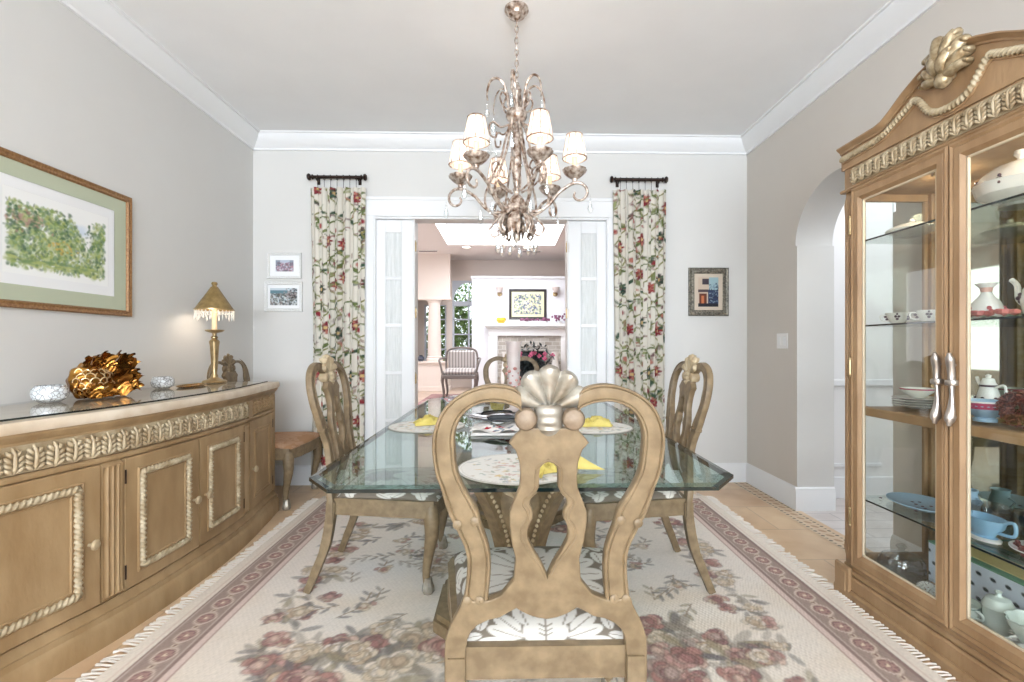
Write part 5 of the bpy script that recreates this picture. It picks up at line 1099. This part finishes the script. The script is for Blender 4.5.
for k in range(6):
    a = R(-70+60*k); ca, sa = math.cos(a), math.sin(a); Q = lambda r, z: (r*ca, r*sa, zz(z))
    # main S arm ending in an outer scroll
    body_ = [(.03, 2.02), (.06, 1.965), (.12, 1.95), (.18, 1.985), (.23, 2.045), (.29, 2.085)]
    pts = body_+arc((.335, 2.035), .062, .018, 115, -210, 20)
    P_ = cat([Q(r, z) for r, z in pts], 2); rad = np.interp(np.linspace(0, 1, len(P_)), [0, .3, .7, 1], [.009, .0085, .007, .006])
    m = MB(); m.tube(P_, list(rad), 9); ar = m.build('arm', CH, cd)
    # upper scroll on the arm, rising bar of the bell
    m = MB(); m.tube(cat([Q(.03, 2.45), Q(.06, 2.36), Q(.085, 2.26), Q(.13, 2.16), Q(.175, 2.05), Q(.16, 1.97), Q(.09, 1.93), Q(.055, 1.97), Q(.075, 2.01)], 5), .0065, 8)
    m.tube(cat([Q(.06, 1.97), Q(.12, 1.90), Q(.15, 1.86), Q(.13, 1.82), Q(.10, 1.83), Q(.105, 1.855)], 5), .006, 7); m.build('bell_bar', CH, cd)
    # hooped ribbon at the crown
    a2 = a+R(30); Q2 = lambda r, z: (r*math.cos(a2), r*math.sin(a2), zz(z)); m = MB()
    m.tube(cat([Q2(.045, 2.47), Q2(.05, 2.55), Q2(.07, 2.63), Q2(.11, 2.66), Q2(.15, 2.635), Q2(.168, 2.57), Q2(.165, 2.53)], 6), [.007]*30+[.005]*7, 8, flat=.6)
    m.tube(cat([Q2(.05, 2.5), Q2(.08, 2.52), Q2(.095, 2.56), Q2(.08, 2.59), Q2(.06, 2.575), Q2(.065, 2.555)], 5), .005, 7); m.build('crown_scroll', CH, cd)
    m = MB(); m.tube(cat([Q2(.03, 2.43), Q2(.09, 2.40), Q2(.13, 2.42), Q2(.155, 2.40), Q2(.15, 2.35), Q2(.12, 2.34), Q2(.115, 2.37)], 5), .0055, 7); m.build('upper_scroll', CH, cd); m = MB()
    m.tube(cat([Q2(.03, 2.06), Q2(.08, 2.09), Q2(.13, 2.14), Q2(.14, 2.19), Q2(.11, 2.21), Q2(.09, 2.18), Q2(.105, 2.16)], 5), .0055, 7); m.build('inner_scroll', CH, cd)
    m = MB()   # acanthus leaf under the bowl
    for dd_ in (-.5, 0, .5):
        an = a2+dd_*.5; m.tube([(r*math.cos(an), r*math.sin(an), zz(z)) for r, z in ((.04, 1.95), (.085, 1.91), (.10, 1.87), (.085, 1.83), (.105, 1.815))], [.006, .012, .013, .009, .003], 8, flat=.5)
    m.build('leaf', CH, cd)
    # cup, candle, bulb, shade
    cx_, cy_ = .315*ca, .315*sa
    MB().lathe([(.001, zz(2.10)), (.012, zz(2.10)), (.014, zz(2.115)), (.03, zz(2.125)), (.055, zz(2.15)), (.06, zz(2.165)), (.05, zz(2.16)), (.02, zz(2.145)), (.014, zz(2.15)), (.014, zz(2.17)), (.001, zz(2.17))], (cx_, cy_, 0), 24, .12, 10).build('candle_cup', CH, ar)
    MB().lathe([(.0125, zz(2.165)), (.0125, zz(2.235)), (.001, zz(2.236))], (cx_, cy_, 0), 14).build('candle_sleeve', CAND, ar)
    MB().lathe([(.001, zz(2.235)), (.012, zz(2.242)), (.018, zz(2.265)), (.013, zz(2.29)), (.003, zz(2.318)), (.001, zz(2.32))], (cx_, cy_, 0), 14).build('bulb', BULB, ar)
    MB().lathe([(.064, zz(2.225)), (.058, zz(2.265)), (.047, zz(2.32)), (.042, zz(2.35))], (cx_, cy_, 0), 28).build('shade', SHF, ar)
    m = MB(); 
    for rr_, z_ in ((.0645, 2.225), (.0425, 2.35)): m.tube([(cx_+rr_*math.cos(t), cy_+rr_*math.sin(t), zz(z_)) for t in np.linspace(0, 2*PI, 29)[:-1]], .0035, 5, closed=True)
    for t in np.linspace(0, 2*PI, 9)[:-1]: m.tube([(cx_+r*math.cos(t), cy_+r*math.sin(t), zz(z)) for r, z in ((.0645, 2.225), (.0585, 2.265), (.0475, 2.32), (.0425, 2.35))], .0024, 4)
    m.build('shade_trim', CH, ar)
    point('chandelier_bulb', (chx+cx_, chy+cy_, 2.27), 1.3, (1, .93, .86), .028)
    def drop(x, y, z, s=1):
        q = MB(); q.lathe([(.001, -.088), (.008, -.098), (.017, -.118), (.009, -.136), (.001, -.142)], (x, y, zz(z)+.04), 6, sy=.6); q.tube([(x, y, zz(z)), (x, y, zz(z)-.02*s)], .0012, 4); q.lathe([(.001, -.02), (.006, -.026), (.004, -.032)], (x, y, zz(z)), 6); q.lathe([(.001, -.034), (.006, -.042), (.011, -.062), (.006, -.076), (.001, -.082)], (x, y, zz(z)-.0*s), 6, sy=.5); q.build('crystal_drop', CRYST2, cd, ang=10)
    drop(.398*ca, .398*sa, 2.03); drop(.17*math.cos(a2), .17*math.sin(a2), 2.535); drop(.105*ca, .105*sa, 1.83); drop(.15*math.cos(a2), .15*math.sin(a2), 2.34)
    drop(.105*math.cos(a2), .105*math.sin(a2), 1.82); drop(.2*ca, .2*sa, 1.995)
q = MB(); q.ball((0, 0, zz(1.765)), .014, 8); q.build('crystal_drop', CRYST2, cd, ang=10)
# ================================================================ LIVING ROOM
YF = 9.5
fp = thing('fireplace_mantel', (.41, YF, FL), 'white fireplace mantel with stone surround in the room beyond', 'fireplace'); zf = lambda z: z-FL
BRK = tile_mat('stone_surround', (186, 178, 168), (164, 154, 142), (206, 200, 194), .075, 0, .7, .5, 2)
BRK.node_tree.nodes['Mapping'].inputs['Rotation'].default_value = (R(90), 0, 0)
def fb(m, x0, x1, y0, y1, z0, z1, c=.004): return m.cbox(x0-.41, x1-.41, y0-YF, y1-YF, z0-FL, z1-FL, c)
m = MB(); fb(m, -.46, 1.28, 9.26, YF, 1.60, 1.66); fb(m, -.42, 1.24, 9.30, YF, 1.555, 1.60, .015); fb(m, -.39, 1.21, 9.35, YF, 1.42, 1.555)
for x in (-.39, 1.03): fb(m, x, x+.18, 9.36, YF, FL, 1.42); fb(m, x+.03, x+.15, 9.345, 9.36, .5, 1.35); fb(m, x-.01, x+.19, 9.34, YF, FL, .45)
m.build('mantel', WHITE, fp)
m = MB(); fb(m, -.21, .10, 9.40, YF, FL, 1.42, .001); fb(m, .72, 1.03, 9.40, YF, FL, 1.42, .001); fb(m, .10, .72, 9.40, YF, 1.12, 1.42, .001); m.build('stone_surround', BRK, fp, False)
m = MB(); fb(m, .10, .72, 9.86, 9.88, FL, 1.12, .001); fb(m, .10, .105, YF, 9.88, FL, 1.12, .001); fb(m, .715, .72, YF, 9.88, FL, 1.12, .001); fb(m, .1, .72, 9.4, 9.88, FL, FL+.12, .001); m.build('firebox', BLACK, fp, False)
th = thing('flower_arrangement', (.41, 9.34, FL+.30), 'dark leafy arrangement with pink flowers in front of the firebox', 'flowers')
MB().lathe([(.001, -.295), (.12, -.295), (.15, -.2), (.16, -.05), (.12, 0), (.001, -.01)], n=24).build('pot', BLACK, th)
q = MB(); rr_ = np.random.RandomState(4)
def leaf3(q, p, d, L_, wd):
    s_ = d.cross(Vector((0, 0, 1))); s_ = (s_.normalized() if s_.length > .01 else Vector((1, 0, 0)))*wd; a = Vector(p); q.add([a, a+d*L_*.5+s_, a+d*L_, a+d*L_*.5-s_+Vector((0, 0, .01))], [(0, 1, 2, 3)])
for i in range(420):
    d = Vector((rr_.normal()*.6, rr_.normal()*.3-.1, .5+rr_.rand())).normalized(); p = Vector((0, 0, 0))+d*(.1+.55*rr_.rand()); leaf3(q, p, Vector((rr_.normal(), rr_.normal(), rr_.normal()*.7)).normalized(), .13, .025)
q.build('leaves', mat('dark_leaves', (40, 52, 46), .5, 0, (70, 80, 82), 20), th, False)
q = MB()
for i in range(9):
    d = Vector((rr_.normal()*.4, -.35-.2*rr_.rand(), .6+.6*rr_.rand())).normalized(); c = d*(.42+.28*rr_.rand()); [q.ball(tuple(c+Vector((.025*math.cos(t), -.01, .025*math.sin(t)))), .022, 7) for t in (0, 1.57, 3.14, 4.71)]
q.build('blossoms', mat('pink_blossom', (206, 110, 140), .7, 0, (160, 60, 90), 20), th)
for i, x in enumerate((-.05, .90)):
    th = thing('white_vase', (x, 9.2, FL+.0), 'tall white floor vase '+('left' if i == 0 else 'right')+' of the firebox', 'vase', 'floor vases by the fireplace')
    MB().lathe([(.001, 0), (.06, 0), (.09, .1), (.10, .3), (.07, .55), (.05, .68), (.085, .78), (.08, .78), (.04, .68), (.001, .6)], n=24).build('body', CHINA, th)
cv = Canvas(.54, .40, .008, (206, 204, 176))
for i in range(330): cv.blob(.54*rng.rand(), .40*rng.rand(), .028, .016, rng.rand()*3, [(90, 100, 140), (60, 66, 100), (200, 196, 150), (120, 150, 120), (230, 226, 200), (110, 110, 150)][i % 6], .8, .4)
frame('abstract_painting', 'dark framed blue and yellow painting above the mantel', lambda u, z, o: (.385+u, YF-o, 2.045+z), .74, .60, .05, mat('black_frame', (44, 38, 36), .4), 0, (mat('cream_mat', (226, 222, 186), .9),), cv)
for i, x in enumerate((-.17, .93)):
    th = thing('wall_sconce', (x, YF, 2.25), 'glass wall sconce '+('left' if i == 0 else 'right')+' of the painting over the mantel', 'sconce', 'sconces over the mantel')
    MB().lathe([(.001, -.025), (.04, -.02), (.05, 0), (.001, 0)], n=16, axis='y').build('plate', BRASS, th); q = MB(); q.tube([(0, -.02, 0), (0, -.08, -.03), (0, -.1, .02)], .01, 7); q.build('arm', BRASS, th)
    MB().lathe([(.03, .02), (.05, .06), (.08, .12), (.075, .12), (.03, .03)], (0, -.1, 0), 16).build('glass', FROST, th)
th = thing('yellow_bowl', (-.14, 9.36, 1.66), 'yellow lobed bowl on the left of the mantel', 'bowl'); MB().lathe([(.001, 0), (.05, 0), (.09, .06), (.08, .11), (.07, .11), (.001, .03)], n=24, flute=.08, nf=8).build('body', mat('yellow_glaze', (226, 190, 60), .3), th)
for i, (x, s) in enumerate(((.36, 1.0), (.72, .8), (1.0, 1.1))):
    th = thing('purple_flowers', (x, 9.36, 1.66), ['low purple flower spray in the middle of the mantel', 'small purple flower spray right of the painting', 'tall purple flower spray at the right end of the mantel'][i], 'flowers', 'flower sprays on the mantel'); q = MB()
    MB().lathe([(.001, 0), (.04, 0), (.05, .03), (.03, .04), (.001, .04)], n=14).build('pot', WHITE, th)
    for j in range(26): q.ball((.07*s*rr_.normal(), .03*rr_.normal(), (.06+.02*abs(rr_.normal()))+(.1 if i == 2 else 0)*rr_.rand()), .02, 6)
    q.build('blossoms', mat('plum_blossom', (106, 60, 86), .7, 0, (150, 90, 120), 20) if 'plum_blossom' not in bpy.data.materials else bpy.data.materials['plum_blossom'], th)
# striped armchair
th = thing('armchair', (-.82, 8.25, FL+.013), 'grey striped bergere armchair under the living room window', 'armchair')
STR = bpy.data.materials.new('striped_fabric'); STR.use_nodes = True; n_ = STR.node_tree; wv = n_.nodes.new('ShaderNodeTexWave'); wv.inputs['Scale'].default_value = 6; tcn = n_.nodes.new('ShaderNodeTexCoord'); n_.links.new(tcn.outputs['Object'], wv.inputs[0]); rp_ = n_.nodes.new('ShaderNodeValToRGB'); rp_.color_ramp.elements[0].color = (*lin((140, 132, 130)), 1); rp_.color_ramp.elements[1].color = (*lin((206, 196, 190)), 1); n_.links.new(wv.outputs[0], rp_.inputs[0]); n_.links.new(rp_.outputs[0], n_.nodes['Principled BSDF'].inputs[0]); n_.nodes['Principled BSDF'].inputs['Roughness'].default_value = .9
m = MB(); m.cbox(-.27, .27, -.28, .22, .38, .50, .05); m.build('seat_cushion', STR, th); m = MB(); m.cbox(-.24, .24, .20, .28, .48, .80, .03); m.build('backrest', STR, th)
GW = mat('grey_wood', (120, 110, 104), .5); m = MB(); m.tube(cat([(-.27, .22, .46), (-.27, .26, .72), (-.2, .27, .82), (0, .28, .85), (.2, .27, .82), (.27, .26, .72), (.27, .22, .46)], 6), .018, 8); m.build('back_frame', GW, th)
for s in (-1, 1):
    m = MB(); m.tube(cat([(s*.27, .24, .66), (s*.33, .1, .66), (s*.34, -.15, .64), (s*.31, -.2, .55), (s*.28, -.22, .42)], 5), .018, 8); m.build('arm_rest', GW, th)
    for y in (-.25, .22): m = MB(); m.tube(cat([(s*.26, y, .42), (s*.275, y, .3), (s*.25, y, .1), (s*.265, y, 0)], 4), [.028]*5+[.022]*4+[.016]*4, 8); m.build('leg', GW, th)
m = MB(); m.cbox(-.28, .28, -.29, .24, .33, .40, .01); m.build('seat_rail', GW, th)
th = thing('living_rug', (-.3, 7.9, FL), 'dusky pink patterned rug in the living room', 'rug'); cv = Canvas(2.2, 1.8, .03, (176, 140, 138))
for i in range(200): cv.blob(2.2*rng.rand(), 1.8*rng.rand(), .08, .05, rng.rand()*3, [(206, 186, 180), (140, 100, 106), (196, 160, 150)][i % 3], .7)
m = MB(); cv.grid(m, lambda u, v: (2.2*(u-.5), 1.8*(v-.5), .012)); m.build('pile', PTC, th, False); MB().cbox(-1.1, 1.1, -.9, .9, .0005, .011, .002).build('backing', bpy.data.materials['fringe_wool'], th)
th = thing('dark_vase', (-1.73, 9.55, .916), 'small dark round vase on the pedestal beside the column', 'vase'); MB().lathe([(.001, 0), (.04, 0), (.07, .05), (.06, .09), (.03, .11), (.04, .125), (.001, .12)], n=20).build('body', mat('slate_glaze', (70, 76, 90), .3), th)
# garden beyond the far window
GR = mat('garden_leaves', (84, 120, 60), .6, 0, (150, 180, 100), 3)
for i, (x, y, h_, r_) in enumerate(((-2.6, 12.2, 2.2, .55), (-1.4, 12.3, 2.5, .55), (-.3, 12.2, 2.3, .5), (-1.6, 14.2, 3.6, 1.3))):
    th = thing('garden_shrub', (x, y, -.2), ['leafy garden shrub at the left of the far window', 'leafy garden shrub in the middle of the far window', 'leafy garden shrub at the right of the far window', 'taller tree showing behind the shrubs in the far window'][i], 'shrub', 'shrubs in the garden'); q = MB(); rr_ = np.random.RandomState(20+i)
    for j in range(2200):
        d = Vector((rr_.normal(), rr_.normal(), rr_.normal())).normalized(); c = Vector((d.x*r_, d.y*r_*.7, h_*.55+d.z*h_*.5))*(1); c = Vector((0, 0, h_*.55))+(c-Vector((0, 0, h_*.55)))*(.75+.3*rr_.rand()); leaf3(q, c, Vector((rr_.normal(), rr_.normal(), rr_.normal())).normalized(), .16, .045)
    q.build('foliage', GR, th, False); q = MB(); q.tube([(0, 0, 0), (.03, 0, h_*.6)], [.07, .03], 8); q.build('stem', GW, th)
struct(MB().box(-12, 12, 10.5, 30, -.3, -.2).build('ground', mat('lawn', (110, 140, 80), .9), smooth=False))
